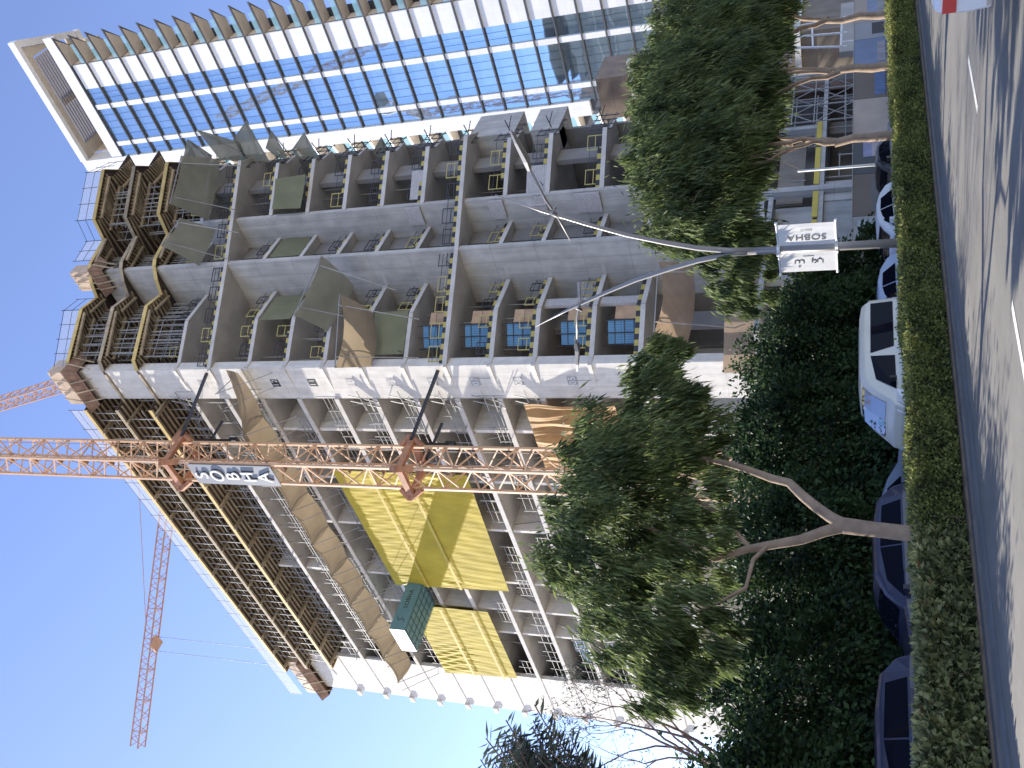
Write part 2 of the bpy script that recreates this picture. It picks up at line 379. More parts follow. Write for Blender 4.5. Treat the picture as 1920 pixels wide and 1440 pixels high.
# ------------------------------------------------------------------ formwork decks (top levels)
DECK = [(-55.2, -1.3), (-3.5, -1.3), (-3.3, -.1), (.0, -.1), (.9, .2), (3.3, 4.6), (2.9, 6.7), (4.2, 7.1), (5.2, 7.7), (5.6, 8.2), (6.2, 11.0), (8.2, 11.3), (10.9, 15.4), (9.9, 17), (10.3, 19.2), (-54, 19.2)]
for li, z in enumerate(ZL[12:15]):
    dk = thing('formwork_deck', ['lowest of three timber joist formwork decks under the roof edge', 'middle timber joist formwork deck below the topmost one', 'topmost timber joist formwork deck against the sky'][li], 'formwork', (0, 0, 0), 0, 'timber formwork decks')
    XL = (-45.4, -46.2, -47.6)[li]; DK_ = [(max(p[0], XL), p[1]) for p in DECK]
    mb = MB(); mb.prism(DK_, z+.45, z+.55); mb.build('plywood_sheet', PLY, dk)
    # joists (secondary, close spaced) and bearers
    mb = MB()
    x = -54.6
    while x < -3.4:
        pass
        mb.beam((x, -1.15, z+.33), (x, 9.0, z+.33), .09, .22) if False else None
        x += .6
    y = -1.2
    while y < 10.5:
        if y < -.3:
            mb.beam((XL+.2, y, z+.34), (-3.6, y, z+.34), .09, .2)
        else:
            mb.beam((XL+.2, y, z+.34), (-.3, y, z+.34), .09, .2)
        y += .5
    # right side: fan of joists following the zigzag edge
    for (a, b, dirv) in (((.8, .5), (3.2, 4.5), (-1, 0)), ((3.2, 4.9), (3.0, 7.2), (-1, -.3)), ((5.1, 8.4), (5.9, 11.0), (-1, .1)), ((8.0, 11.6), (10.5, 15.3), (-1, -.1)), ((9.9, 15.8), (9.9, 18.8), (-1, .1))):
        L_ = math.hypot(b[0]-a[0], b[1]-a[1]); nN = int(L_/.33)
        for i in range(nN+1):
            px = a[0]+(b[0]-a[0])*i/nN; py = a[1]+(b[1]-a[1])*i/nN; d = Vector((dirv[0], dirv[1]+.25*math.sin(i*.5), 0)).normalized()*3.6
            mb.beam((px, py, z+.34), (px+d.x*1.3, py+d.y*1.3, z+.34), .08, .2)
    mb.build('joist', TIMB, dk)
    mb = MB()
    x = XL+.9
    while x < -3.8:
        mb.beam((x, -1.45, z+.12), (x, 9.0, z+.12), .16, .24)
        if li % 2 == 0: mb.beam((x+.22, -1.3, z+.12), (x+.22, 9.0, z+.12), .1, .24)
        x += 3.1
    mb.build('bearer', TIMB, dk)
    for (a, b) in (((.9, .9), (3.0, 4.4)), ((.2, 1.3), (1.9, 4.9)), ((2.6, 4.9), (2.4, 7.1)), ((5.5, 8.5), (6.3, 11.0)), ((4.7, 8.3), (5.2, 11)), ((8.0, 11.9), (10.2, 15.3)), ((6.6, 12), (8.9, 15.8)), ((8.6, 16), (8.7, 19))):
        mb = MB(); mb.beam((*a, z+.12), (*b, z+.12), .16, .24); mb.build('bearer', TIMB, dk)
    mb = MB()
    mb.beam((XL, -1.34, z+.42), (-3.5, -1.34, z+.42), .06, .36)
    pp = DECK[3:14]
    for a, b in zip(pp[:-1], pp[1:]): mb.beam((a[0]+.03, a[1]-.03, z+.42), (b[0]+.03, b[1]-.03, z+.42), .06, .36)
    mb.beam((XL-.04, -1.3, z+.42), (XL-.04, 19, z+.42), .06, .36)
    mb.build('edge_plank', TIMBY if li != 1 else TIMB, dk)
# shoring props per level
def shoring(z0, z1, dens, lab, right=True, xs=None):
    t = MB()
    rows = (-.9, .9, 2.6) if z0 > 56 else (.25, 1.9)
    for yr in rows:
        x = -45+random.random()
        while x < -4:
            if not (yr < 0 and z0 < 56):
                t.beam((x, yr, z0), (x, yr, z1), .075)
            x += dens*(.8+.5*random.random())
    for yr in rows[:2]:
        for hz in (.45,):
            t.beam((-45, yr+.06, z0+(z1-z0)*hz), (-4, yr+.06, z0+(z1-z0)*hz), .05)
    if right:
        for (a, b) in (((.6, 1.0), (2.0, 4.2)), ((-.2, 1.5), (1.0, 4.6)), ((1.6, 4.9), (1.5, 7.2)), ((4.4, 8.6), (4.4, 10.8)), ((6.8, 11.8), (9.0, 15.2)), ((5.4, 12), (7.4, 15.6))):
            for i in range(8):
                f = (i+random.random())/8; x = a[0]+(b[0]-a[0])*f; yv = a[1]+(b[1]-a[1])*f
                t.beam((x, yv, z0), (x, yv, z1), .075)
            for h in (.35, .7): t.beam((*a, z0+(z1-z0)*h), (*b, z0+(z1-z0)*h), .05)
    return tag(t.build('shoring_prop', STEEL), lab, 'props', 'rows of shoring props')
shoring(55.9, 59.3, 1.1, 'row of grey steel props holding up the lowest timber formwork deck')
shoring(59.76, 63.0, 1.1, 'row of grey steel props standing between lowest and middle formwork decks')
shoring(63.46, 66.6, 1.1, 'row of grey steel props standing between middle and topmost formwork decks')
shoring(52.4, 55.55, 2.0, 'row of thin grey props on open floor above the long tan canopy', False)
shoring(48.8, 52.0, 2.6, 'row of thin grey props on open floor just under the long tan canopy', False)
# formwork boxes crowning the walls
def form_box(lab, x0, y0, x1, y1, z0, z1, lip):
    t = thing('formwork_box', lab, 'formwork', (0, 0, 0), 0, 'plywood formwork boxes on wall tops')
    mb = MB(); g = .14
    for (a, b, c, d) in ((x0, y0, x1, y0+g), (x0, y1-g, x1, y1), (x0, y0+g, x0+g, y1-g), (x1-g, y0+g, x1, y1-g)):
        mb.box(a, b, z0+1.2, c, d, z1)
    mb.build('plywood_panel', M('ply_pale', (.55, .42, .30), .75, .2, 1.1, lines=(1.2, 1.2, .25, .02)), t)
    mb = MB(); mb.add([(x0-lip, y0-lip, z0+1.2), (x1+lip, y0-lip, z0+1.2), (x1+lip, y1+lip, z0+1.2), (x0-lip, y1+lip, z0+1.2), (x0-.02, y0-.02, z0+.2), (x1+.02, y0-.02, z0+.2), (x1+.02, y1, z0+.2), (x0-.02, y1, z0+.2)],
                      [(0, 1, 5, 4), (1, 2, 6, 5), (2, 3, 7, 6), (3, 0, 4, 7), (0, 3, 2, 1)])
    mb.build('platform', M('ply_red', (.27, .165, .11), .85, .3, 1.5, lines=(.6, .6, .3, .03)), t)
    mb = MB()
    for f in (.2, .5, .8):
        mb.beam((x0+(x1-x0)*f, y0-lip, z0+1.15), (x0+(x1-x0)*f, y0, z0-.9), .09)
        mb.beam((x0+(x1-x0)*f, y0-lip*.7, z0+1.3), (x0+(x1-x0)*f, y0-.1, z1+.1), .08)
    for f in (.25, .75):
        mb.beam((x1+lip, y0+(y1-y0)*f, z0+1.15), (x1, y0+(y1-y0)*f, z0-.9), .09)
    mb.build('brace', TIMB, t)
form_box('tan plywood formwork box on top of the white corner wall', -3.55, -.5, .3, 1.2, 65.6, 69.2, .6)
form_box('small plywood formwork box on top of the grey wall right of the corner', 3.2, 7.4, 5.3, 8.5, 65.0, 69.0, .5)
form_box('plywood formwork box at the far left end of the roof', -53.6, -.6, -46.5, 1.0, 63.6, 66.9, .6)

# guard rails along the floors and the roof
def rails(pts, z, step, h, mb, r=.05, netted=False):
    for a, b in zip(pts[:-1], pts[1:]):
        L_ = math.hypot(b[0]-a[0], b[1]-a[1]); n = max(1, int(L_/step))
        for i in range(n+1):
            x = a[0]+(b[0]-a[0])*i/n; yv = a[1]+(b[1]-a[1])*i/n
            mb.beam((x, yv, z), (x, yv, z+h+.1*random.random()), r)
        for hh in (.5, 1.0): 
            if hh*h/1.1 <= h: mb.beam((*a, z+hh*h/1.1), (*b, z+hh*h/1.1), r*.8)
top = MB(); rails([(-53, -1.25), (-3.6, -1.25)], 67.05, 2.4, 1.9, top, .04); rails([(.2, .2), (3.2, 4.6), (2.9, 6.6)], 67.05, 1.2, 2.2, top, .04)
rails([(5.7, 8.6), (6.2, 11.0), (8.2, 11.4), (10.8, 15.4), (10, 18.5)], 67.05, 1.2, 2.1, top, .04)
tr = thing('roof_guard_rail', 'thin dark guard rail with netting along the roof edge', 'guard rail'); top.build('rail', STEELD, tr)
mb = MB(); mb.beam((-53, -1.26, 67.9), (-3.6, -1.26, 67.9), .01, 1.7); mb.beam((.22, .2, 68), (3.2, 4.6, 68), .01, 1.9); mb.beam((5.7, 8.6, 68), (6.2, 11, 68), .01, 1.9); mb.beam((8.2, 11.4, 68), (10.8, 15.4, 68), .01, 1.9)
mb.build('net', M('fine_net', (.75, .75, .78), .8, 0, alpha=.22), tr)
LV = {1: 'where the left tree crown hides it', 2: 'level with the top of the orange curtain', 3: 'just beneath the large yellow sheet', 4: 'crossing the bottom of the large yellow sheet', 5: 'crossing the middle of the yellow sheets',
      6: 'just below the green box', 7: 'level with the top of the yellow sheets', 8: 'one floor above the yellow sheets', 9: 'right under the tan canopy', 10: 'right above the tan canopy', 11: 'on the highest bare slab under the formwork'}
LF = ['lowest, above the podium net', 'second lowest, beside the left tree crown', 'with the orange curtain top', 'just under the large yellow sheet', 'above the lower long striped slab', 'behind the dark green bay net', 'behind the drooping tan net', 'behind the big olive net', 'behind the square green bay net', 'under the upper long striped slab', 'above the upper long striped slab']
LZ = {1: 'on the lowest open floor above the brown net', 2: 'on the short slab second above the brown net', 3: 'just below the lower long hazard striped slab', 4: 'on the lower long hazard striped slab', 5: 'behind the dark green bay net', 6: 'under the drooping tan net',
      7: 'behind the big olive net', 8: 'under the square green bay net', 9: 'just below the upper long hazard striped slab', 10: 'on the upper long hazard striped slab', 11: 'on the highest bare slab below the wide olive net'}
for k in range(1, 12):
    z = ZL[k]+.27; nm = FLN.get(k, 'the first bare slab below the formwork') ; fl = LV[k]
    mb = MB(); x = -44
    while x < -4.2:
        L_ = 2.2+1.4*random.random()
        if random.random() < .78:
            hh = 1.15
            for xx in (x, x+L_*.5, x+L_): mb.beam((xx, .0, z-.5), (xx, .0, z+hh+.6*random.random()), .05)
            for f in random.choice(((.45, 1.0), (.3, .65, 1.0), (.5, .95))): mb.beam((x-.15, .03, z+hh*f), (x+L_+.15, .03, z+hh*f), .045)
            cov = 4 <= k <= 8 and x < -9
            if not cov and random.random() < .8: mb.beam((x+.3, -.05, z+.2), (x+.3, -.85, z-.05), .06)
            if not cov and random.random() < .7: mb.beam((x+.9, -.05, z-.1), (x+.9, -.7, z-.1), .06)
        x += L_+.1
    tag(mb.build('guard_rail', STEEL), 'grey tube rail of the long facade ' + fl, 'guard rail', 'guard rails of the long facade')
    rnd = random.random; gz = thing('guard_rail', 'black and yellow guard frames ' + LZ[k], 'guard rail', (0, 0, 0), 0, 'guard rails of the zigzag side')
    pth = edge_path(k)
    segs = [(pth[i], pth[i+1]) for i in range(len(pth)-1)]+([] if k in (4, 10) else [EDGES2[0], EDGES2[1]])
    for (a, b) in segs:
        L_ = math.hypot(b[0]-a[0], b[1]-a[1])
        if L_ < 1.2: continue
        mb = MB(); n = max(1, int(L_/1.7))
        for i in range(n):
            f = (i+.15+.2*rnd())/n; f2 = f+.38/n+.05
            x, yv = a[0]+(b[0]-a[0])*f-.15, a[1]+(b[1]-a[1])*f+.1; x2, y2 = a[0]+(b[0]-a[0])*f2-.15, a[1]+(b[1]-a[1])*f2+.1
            h = 1.2+.25*rnd(); mi = 1 if rnd() < .45 else 0
            mb.beam((x, yv, z), (x, yv, z+h), .055, mi=mi); mb.beam((x2, y2, z), (x2, y2, z+h), .055, mi=mi)
            for q in (.5, .98): mb.beam((x, yv, z+h*q), (x2, y2, z+h*q), .05, mi=mi)
            if rnd() < .5: mb.beam((x+.1, yv, z+.3), (x+.75, yv-.5, z+.25), .05, mi=0)
        mb.beam((a[0]-.2, a[1]+.1, z+1.05), (b[0]-.2, b[1]+.1, z+1.05), .03, mi=0)
        mb.build('guard_frame', [STEELD, YTUBE], gz)
    mb = MB()
    # far right end scaffold bits
    for i in range(4):
        yv = 15.8+i*.9; mb.beam((9.4-.1*i, yv, z-.6), (9.4-.1*i, yv, z+1.3), .06); 
    for hz in (-.3, .5, 1.1): mb.beam((9.5, 15.6, z+hz), (9.0, 19.0, z+hz), .05)
    mb.beam((8.9, 17.2, z+.3), (10.4, 17.0, z+.5), .06); mb.beam((8.9, 18.0, z+.9), (10.3, 17.8, z+.2), .06)
    mb.build('guard_frame', [STEELD, YTUBE], gz)
for k in range(0, 11):
    z = ZL[k]+.27; zt = ZL[k+1]-.01; mb = MB()
    for (a, b, n) in (((-.6, 1.6), (1.3, 6.8), 4), ((3.6, 8.6), (3.9, 10.6), 2), ((5.6, 12.0), (8.4, 16.0), 4)):
        for i in range(n):
            if random.random() < .75:
                f = random.random(); x = a[0]+(b[0]-a[0])*f-random.random()*1.5; yv = a[1]+(b[1]-a[1])*f; mb.beam((x, yv, z), (x, yv, zt), .06)
    for i in range(7):
        f = random.random(); x = -.4+1.7*f-random.random(); yv = 1.8+5*f; q = Vector((random.gauss(0, 1), random.gauss(0, 1), 0)).normalized()*1.2
        mb.beam((x, yv, z+.05+.1*i), (x+q.x, yv+q.y, z+.05+.1*i), .12, .05, 1)
    for i in range(6):
        x = -9-random.random()*33; yv = .9+random.random()*1.5; mb.box(x, yv, z, x+.5+random.random()*1.2, yv+.6, z+.3+random.random()*.9, random.choice((0, 1)))
    for i in range(14):
        x = -4.5-random.random()*39; mb.beam((x, .6+random.random()*2, z), (x, .6+random.random()*2, zt), .06)
    tag(mb.build('loose_material', [STEEL, BOARD]), 'grey props and boards on the open floor '+LF[k], 'building material', 'loose material on the open floors')
# loose scaffold frames projecting onto the white corner wall
mb = MB()
for k in (2, 3, 4, 5, 6, 11):
    z = ZL[k]+.3
    for dx in (-3.7, -4.3):
        mb.beam((dx, -.1, z-.4), (dx+1.0, -.35, z+1.9), .06)
    mb.beam((-4.4, -.3, z+.9), (-2.3, -.3, z+1.0), .06); mb.beam((-4.5, -.3, z+.2), (-2.9, -.3, z+.25), .06)
    mb.build
tag(mb.build('scaffold_bracket', STEEL), 'grey tube brackets jutting past the left edge of the numbered corner wall', 'scaffold')

# right hand end: boxed concrete balconies
for (y0, y1, x0, x1, z0, z1, lb) in ((16.9, 20.4, 7.2, 9.3, 27.6, 31.4, 'larger grey concrete balcony box at the right end'), (16.9, 20.4, 7.4, 9.3, 23.9, 26.2, 'smaller grey concrete balcony box below the larger one')):
    mb = MB(); mb.box(x0, y0, z0, x1, y1, z0+.2); mb.box(x1-.2, y0, z0+.2, x1, y1, z1); mb.box(x0, y0, z0+.2, x1-.2, y0+.2, z1); mb.box(x0, y1-.2, z0+.2, x1-.2, y1, z1)
    tag(mb.build('balcony', CONC, bld), lb)

# ------------------------------------------------------------------ nets and canopies
def cloth(corners, nu, nv, sag, name, mat, parent=None, ripple=0, rdir=0, thick=0, rn=7, jag=0):
    """corners A,B (outer/top edge) C,D (inner/bottom): A-B-C-D quad, grid with sag along gravity / ripples along normal"""
    A, B, C, D = [Vector(p) for p in corners]
    nrm = (B-A).cross(D-A).normalized(); vs = []; fs = []
    ph = random.random()*6
    for j in range(nv+1):
        v = j/nv
        for i in range(nu+1):
            u = i/nu
            p = A.lerp(B, u).lerp(D.lerp(C, u), v)
            s = 4*u*(1-u)*sag*(1-.25*v)+4*v*(1-v)*sag*.5
            p = p-Vector((0, 0, s))
            if ripple:
                t = (u if rdir == 0 else v)
                w2 = (v if rdir == 0 else u)
                r = math.sin(t*rn*6.28+ph+1.3*math.sin(w2*3+ph)+.8*math.sin(t*9))+.6*math.sin(t*rn*2.3*6.28+2*w2+ph*2)+.35*math.sin(t*rn*5.1*6.28+ph*3+w2*4)
                r += .7*math.sin((t*.9+w2*.35)*rn*5.1+ph+2*math.sin(w2*4))
                amp = .35+.65*math.sin(min(1, max(0, w2))*math.pi)
                if jag:
                    amp = .25+.9*max(0, math.sin(t*5.3+ph)*math.sin(w2*3.1+ph*1.7+t*2))**.8 if math.sin(t*5.3+ph)*math.sin(w2*3.1+ph*1.7+t*2) > 0 else .25
                    r = math.sin((t+.10*math.sin(w2*4+t*3+ph))*rn*6.28)+.5*math.sin((t-.12*w2)*rn*13.1+ph)+.35*math.sin((t+.2*w2*w2)*rn*23+ph*2)
                    if w2 < .02 or w2 > .98: r *= .6
                p = p+nrm*r*ripple*amp
            vs.append(p)
    for j in range(nv):
        for i in range(nu):
            a = j*(nu+1)+i; fs.append((a, a+1, a+nu+2, a+nu+1))
    mb = MB(); mb.add(vs, fs); return mb.build(name, mat, parent, smooth=True)
# long tan canopy on the left facade
segs = 9; xs = [-.4-i*(44.2/segs) for i in range(segs+1)]
ct = thing('safety_canopy', 'long tan catch net canopy running the length of the left facade', 'net')
for i in range(segs):
    if i == 0:
        cs = [(1.6, -1.9, 48.6), (xs[1], -2.5, 50.3), (xs[1], -.15, 49.5), (-.3, -.2, 49.4)]
    else: cs = [(xs[i], -2.5, 50.3), (xs[i+1], -2.5, 50.3), (xs[i+1], -.15, 49.5), (xs[i], -.15, 49.5)]
    cloth(cs, 10, 8, .35, 'net_panel', TANNET, ct, ripple=.03)
mb = MB()
for i in range(segs+1): 
    x = xs[i]; mb.beam((x, -.1, 46.2), (x, -2.55, 50.35), .05); mb.beam((x, -.15, 49.5), (x, -2.55, 50.3), .05)
    mb.beam((x-1.6, .2, 46.4), (x-1.6, -2.55, 50.33), .045)
mb.beam((xs[1], -2.53, 50.34), (xs[-1], -2.53, 50.34), .06); mb.beam((xs[0], -.2, 49.5), (xs[-1], -.2, 49.5), .08)
mb.build('strut', STEEL, ct)
# tilted canopies on the zigzag side
def canopy(lab, cs, mat, sag=.5, poles=True, pd=4.0):
    t = thing('safety_canopy', lab, 'net', (0, 0, 0), 0, 'tilted catch nets on the zigzag side')
    cloth(cs, 12, 10, sag, 'net_panel', mat, t, ripple=.02)
    A, B, C, D = [Vector(c) for c in cs]
    mb = MB(); mb.beam(A, B, .07); mb.beam(D, C, .06)
    if poles:
        for f in (.15, .85):
            o = A.lerp(B, f); i_ = D.lerp(C, f); b = i_-Vector((0, 0, pd)); mb.beam(o, b, .06); mb.beam(i_-Vector((0, 0, .1)), o, .05)
    mb.build('strut', STEEL, t)
canopy('wide olive catch net tilted out just below the formwork decks', [(12.4, 13.3, 55.9), (10.1, 9.5, 56.1), (7.4, 10.7, 54.4), (10.5, 15.6, 54.3)], OLIVENET, .25, pd=2.6)
canopy('diamond shaped olive catch net left of the wide one', [(9.2, 8.6, 55.0), (8.0, 6.5, 56.4), (5.2, 7.3, 54.6), (7.2, 9.7, 53.2)], OLIVENET, .25, pd=2.6)
canopy('big olive catch net hanging beside the grey shear wall', [(7.0, 5.0, 40.7), (4.3, 1.2, 42.6), (1.8, 2.2, 41.2), (3.9, 5.2, 39.2)], OLIVENET, .3)
canopy('tan catch net with drooping tip next to the corner wall', [(5.2, 2.4, 38.7), (2.0, -2.3, 38.4), (.2, -.2, 36.9), (2.6, 3.3, 37.3)], TANNET, .55)
canopy('low brown catch net above the podium', [(5.9, 3.4, 14.6), (3.2, -.6, 14.7), (.9, 1.0, 13.0), (4.1, 5.6, 12.9)], BROWNNET, .45, pd=3.6)
# peaked nets sticking out at the far right in front of the glass tower (triangular sails)
def sail(lab, pts, mat=OLIVENET):
    t = thing('catch_net_sail', lab, 'net', (0, 0, 0), 0, 'pointed catch nets at the right end')
    P = [Vector(p) for p in pts]; c = sum(P, Vector())/len(P)-Vector((0, 0, .25)); mb = MB(); vs = []; fs = []
    n = 6
    for i in range(len(P)):
        a, b = P[i], P[(i+1) % len(P)]; o = len(vs)
        for j in range(n+1):
            for k in range(n+1-j):
                u, v = j/n, k/n; q = c*(1-u-v)+a*u+b*v; q = q-Vector((0, 0, .25*math.sin(math.pi*min(1, u+v)))); vs.append(q)
        idx = {}; q = o
        for j in range(n+1):
            for k in range(n+1-j): idx[(j, k)] = q; q += 1
        for j in range(n):
            for k in range(n-j):
                fs.append((idx[(j, k)], idx[(j+1, k)], idx[(j, k+1)]))
                if k < n-j-1: fs.append((idx[(j+1, k)], idx[(j+1, k+1)], idx[(j, k+1)]))
    mb.add(vs, fs); mb.build('net_panel', mat, t, smooth=True)
    mb = MB()
    mb.beam(P[0], P[2]-Vector((.3, -.2, 1.3)), .06); mb.beam(P[0], P[1], .05)
    mb.build('strut', STEEL, t)

SAILV = [
    ('lower left pointed net of the group on the formwork decks, right side', [(12.8, 15.5, 56.4), (10.0, 17.5, 56.5), (8.7, 17.5, 57.8), (10.9, 15.5, 58.0)]),
    ('broad dark pointed net overlapping the glass tower edge', [(13.5, 15.5, 55.0), (10.9, 17.5, 52.9), (9.0, 17.5, 53.3), (10.5, 15.5, 54.2)]),
    ('largest pointed net reaching over the tower windows', [(13.7, 15.5, 49.8), (11.3, 17.5, 53.5), (9.1, 17.5, 53.3), (9.9, 15.5, 49.4)]),
    ('narrow pointed net next to the largest one', [(12.6, 15.5, 47.9), (10.1, 17.5, 50.7), (9.1, 17.5, 50.0), (9.9, 15.5, 47.6)]),
    ('pointed net right of the square green bay net', [(12.1, 15.5, 44.9), (9.6, 17.5, 48.3), (8.8, 17.5, 48.0), (9.3, 15.5, 44.5)]),
    ('smallest pointed net, further down the right edge', [(10.9, 15.5, 38.2), (8.7, 17.5, 40.6), (8.1, 17.5, 40.5), (9.1, 15.5, 38.5)])]
for lab, pts in SAILV: sail(lab, pts)
# flat green nets closing single bays
for (lab, cs, mt) in (
    ('square green net closing a right hand bay under the long slab', [(9.2, 13.6, 48.2), (7.7, 11.3, 48.1), (7.6, 11.2, 45.3), (9.3, 13.7, 45.2)], GREENNET),
    ('green net beside the big olive net, left bay under the long slab', [(2.0, 6.8, 48.2), (2.0, 3.7, 48.2), (2.0, 3.7, 45.3), (2.0, 6.8, 45.3)], GREENNET),
    ('dark green net closing the bay beside the corner wall at floor marked 09', [(2.05, 4.1, 37.6), (.25, 1.1, 37.6), (.25, 1.1, 34.7), (2.05, 4.1, 34.7)], GREENNET),
    ('narrow green net in the recess right of the grey shear wall', [(4.95, 10.9, 48.2), (4.95, 8.3, 48.2), (4.95, 8.3, 45.3), (4.95, 10.9, 45.3)], GREENNET)):
    tag(cloth(cs, 12, 8, .06, 'bay_net', mt, ripple=.02), lab, 'net', 'green nets closing single bays')
# brown net wrap on the low floors of the right side
tag(cloth([(5.2, 6.6, 10.6), (-.2, -.9, 10.6), (-.2, -.9, 7.4), (5.2, 6.6, 7.4)], 30, 6, .02, 'facade_net', M('brown_wrap', (.36, .27, .19), .9, .12, 1, trans=.3), ripple=.03), 'brown net wrapped round the lower floor above the dark green trees', 'net')
# yellow sheets
def yellow(lab, cs, rp, rn, band=True):
    t = thing('debris_sheet', lab, 'tarpaulin', (0, 0, 0), 0, 'yellow sheets on the left facade')
    cloth(cs, 260, 60, .0, 'sheet', YELLOWS, t, ripple=rp*1.25, rdir=0, rn=rn, jag=1)
    (xa, za), (xb, zb) = (cs[0][0], cs[0][2]), (cs[1][0], cs[3][2])
    mb = MB()
    for zz in (41.55, 38.05): mb.box(xb+.25, -.62, zz, xa-.25, -.6, zz+.3)  # lighter strips paint the slab edges showing through the translucent sheet
    mb.build('show_through_band', M('yellow_show_through', (.62, .50, .10), .7, .2, 1.5, alpha=.55), t)
    return t
t = yellow('large yellow creased sheet behind the crane mast', [(-11.6, -.45, 45.4), (-28.6, -.45, 45.4), (-28.2, -.45, 33.3), (-11.8, -.45, 32.6)], .034, 11)
t = yellow('smaller yellow sheet left of the green box', [(-31.9, -.45, 45.3), (-45.0, -.45, 45.3), (-44.4, -.45, 36.7), (-32.1, -.45, 36.6)], .026, 9)
mb = MB()
t = thing('debris_sheet', 'orange curtain sheet with long folds beside the corner wall', 'tarpaulin')
cloth([(-3.6, -.45, 25.5), (-11.8, -.45, 25.5), (-11.8, -.45, 18.6), (-3.6, -.45, 18.6)], 80, 60, .0, 'sheet', ORANGES, t, ripple=.13, rdir=0, rn=4)
# green loading box
bx = thing('cantilever_box', 'blue green box jutting out of the left facade with a name on its side', 'site box')
TEAL = M('teal_panel', (.115, .24, .27), .5, .08, 1); TEALG = M('teal_grid', (.09, .19, .22), .4, .1, 1, lines=(.9, .9, .45, .05))
x0, x1, y0, y1, z0, z1 = -31.8, -28.15, -5.6, -.25, 42.35, 43.95
mb = MB(); mb.box(x0, y0, z0, x1, y1, z1); mb.build('shell', TEAL, bx)
mb = MB(); mb.box(x0+.1, y0+.1, z0-.05, x1-.1, y1-.1, z0-.004)
mb.build('base_panel', TEAL, bx)
mb = MB()
for i in range(8):
    yy = y0+.1+(y1-y0-.2)*i/7; mb.box(x0+.1, yy-.03, z0-.1, x1-.1, yy+.03, z0-.052)
for i in range(5):
    xx = x0+.1+(x1-x0-.2)*i/4; mb.box(xx-.03, y0+.1, z0-.13, xx+.03, y1-.1, z0-.102)
mb.build('base_rib', M('teal_dark', (.05, .12, .14), .5, 0), bx)
mb = MB(); mb.box(x0, y0-.03, z0, x1, y0-.004, z1); mb.build('end_panel', M('pale_end', (.27, .33, .34), .4, .05, 1), bx)
text_obj('SOBHA', .62, BLACK, 'lettering', bx, (x1+.004, -2.2, 43.15), (0, 1, 0), (0, 0, 1), .003)
mb = MB(); mb.tube([(x1+.01, -4.75, 42.85), (x1+.01, -4.5, 42.8), (x1+.01, -4.35, 43.0), (x1+.01, -4.5, 43.15), (x1+.01, -4.62, 43.3), (x1+.01, -4.45, 43.5), (x1+.01, -4.25, 43.5)], .035, 6); mb.build('emblem', BLACK, bx)
mb = MB()
for yy in (-5.3, -.5): mb.beam((x1, yy, z1), (-30, -.3, 47.6), .04); mb.beam((x0, yy, z1), (-30.5, -.3, 47.6), .04)
mb.build('hanger_rod', STEEL, bx)

# ------------------------------------------------------------------ cranes
def lattice(mb, A, B, w, h, seg, r, up=Vector((0, 0, 1)), side=None, tri=False, rd=None):
    A = Vector(A); B = Vector(B); d = (B-A); L_ = d.length; d.normalize(); rd = rd or r*.6
    s = side if side else d.cross(up).normalized(); u = s.cross(d).normalized()
    offs = [(-w/2, -h/2), (w/2, -h/2), (w/2, h/2), (-w/2, h/2)] if not tri else [(-w/2, -h/2), (w/2, -h/2), (0, h/2)]
    C4 = [s*a+u*b for a, b in offs]
    for o in C4: mb.beam(A+o, B+o, r)
    n = max(1, round(L_/seg))
    for i in range(n):
        p = A+d*L_*i/n; q = A+d*L_*(i+1)/n; mid = (p+q)/2
        for j in range(len(C4)):
            a, b = C4[j], C4[(j+1) % len(C4)]
            mb.beam(p+a, mid+b, rd); mb.beam(mid+b, q+a, rd)
            mb.beam(q+a, q+b, rd) if i % 2 == 0 else None
mast = thing('tower_crane', 'orange lattice crane mast tied to the front of the block', 'crane', (-6.9, -4, 0))
mb = MB(); lattice(mb, (0, 0, 0), (0, 0, 104), 2.25, 2.25, 2.9, .2, up=Vector((0, 1, 0)), side=Vector((1, 0, 0)), rd=.1); mb.build('mast', CRANE, mast)
mb = MB()
for i in range(34):
    z = i*3.0+1; mb.beam((-.35, -.2, z), (.35, .1, z+3.0), .05); mb.beam((-.35, -.55, z), (.35, -.25, z+3.0), .05); mb.box(-.35, -.6, z-.02, .35, -.2, z)
for sx in (-.9, .9): mb.beam((sx, .9, 0), (sx, .9, 100), .04)
mb.build('ladder', M('ladder_steel', (.25, .16, .12), .5, .1, 1), mast)
RUST = M('collar_rust', (.42, .20, .11), .7, .25, 2)
for zc in (56.5, 34.6):
    mb = MB()
    for (a, b) in (((-1.5, -1.5), (1.5, -1.5)), ((1.5, -1.5), (1.5, 1.5)), ((1.5, 1.5), (-1.5, 1.5)), ((-1.5, 1.5), (-1.5, -1.5))): mb.beam((*a, zc), (*b, zc), .35, .5)
    for sx, sy in ((1, 1), (1, -1), (-1, -1), (-1, 1)): mb.beam((1.2*sx, 1.2*sy, zc-.9), (1.75*sx, 1.75*sy, zc+.1), .45, .3); mb.beam((1.2*sx, 1.2*sy, zc+.9), (1.75*sx, 1.75*sy, zc+.1), .45, .3)
    mb.build('collar', RUST, mast)
    mb = MB(); zt = zc-4.0 if zc > 50 else zc-3.1
    mb.tube([(1.6, 1.4, zc), (6.6, 3.8, zt)], .15, 8); mb.tube([(1.0, 1.5, zc-.1), (-1.5, 3.8, zt+1.5)], .17, 8); mb.tube([(-1.5, 1.5, zc), (1.0, 3.8, zt+1.5)], .13, 8)
    mb.box(-1.9, 3.5, zt+1.1, -1.1, 3.9, zt+1.9)
    mb.build('tie_arm', M('black_tie', (.03, .033, .04), .5, .1, 1), mast)
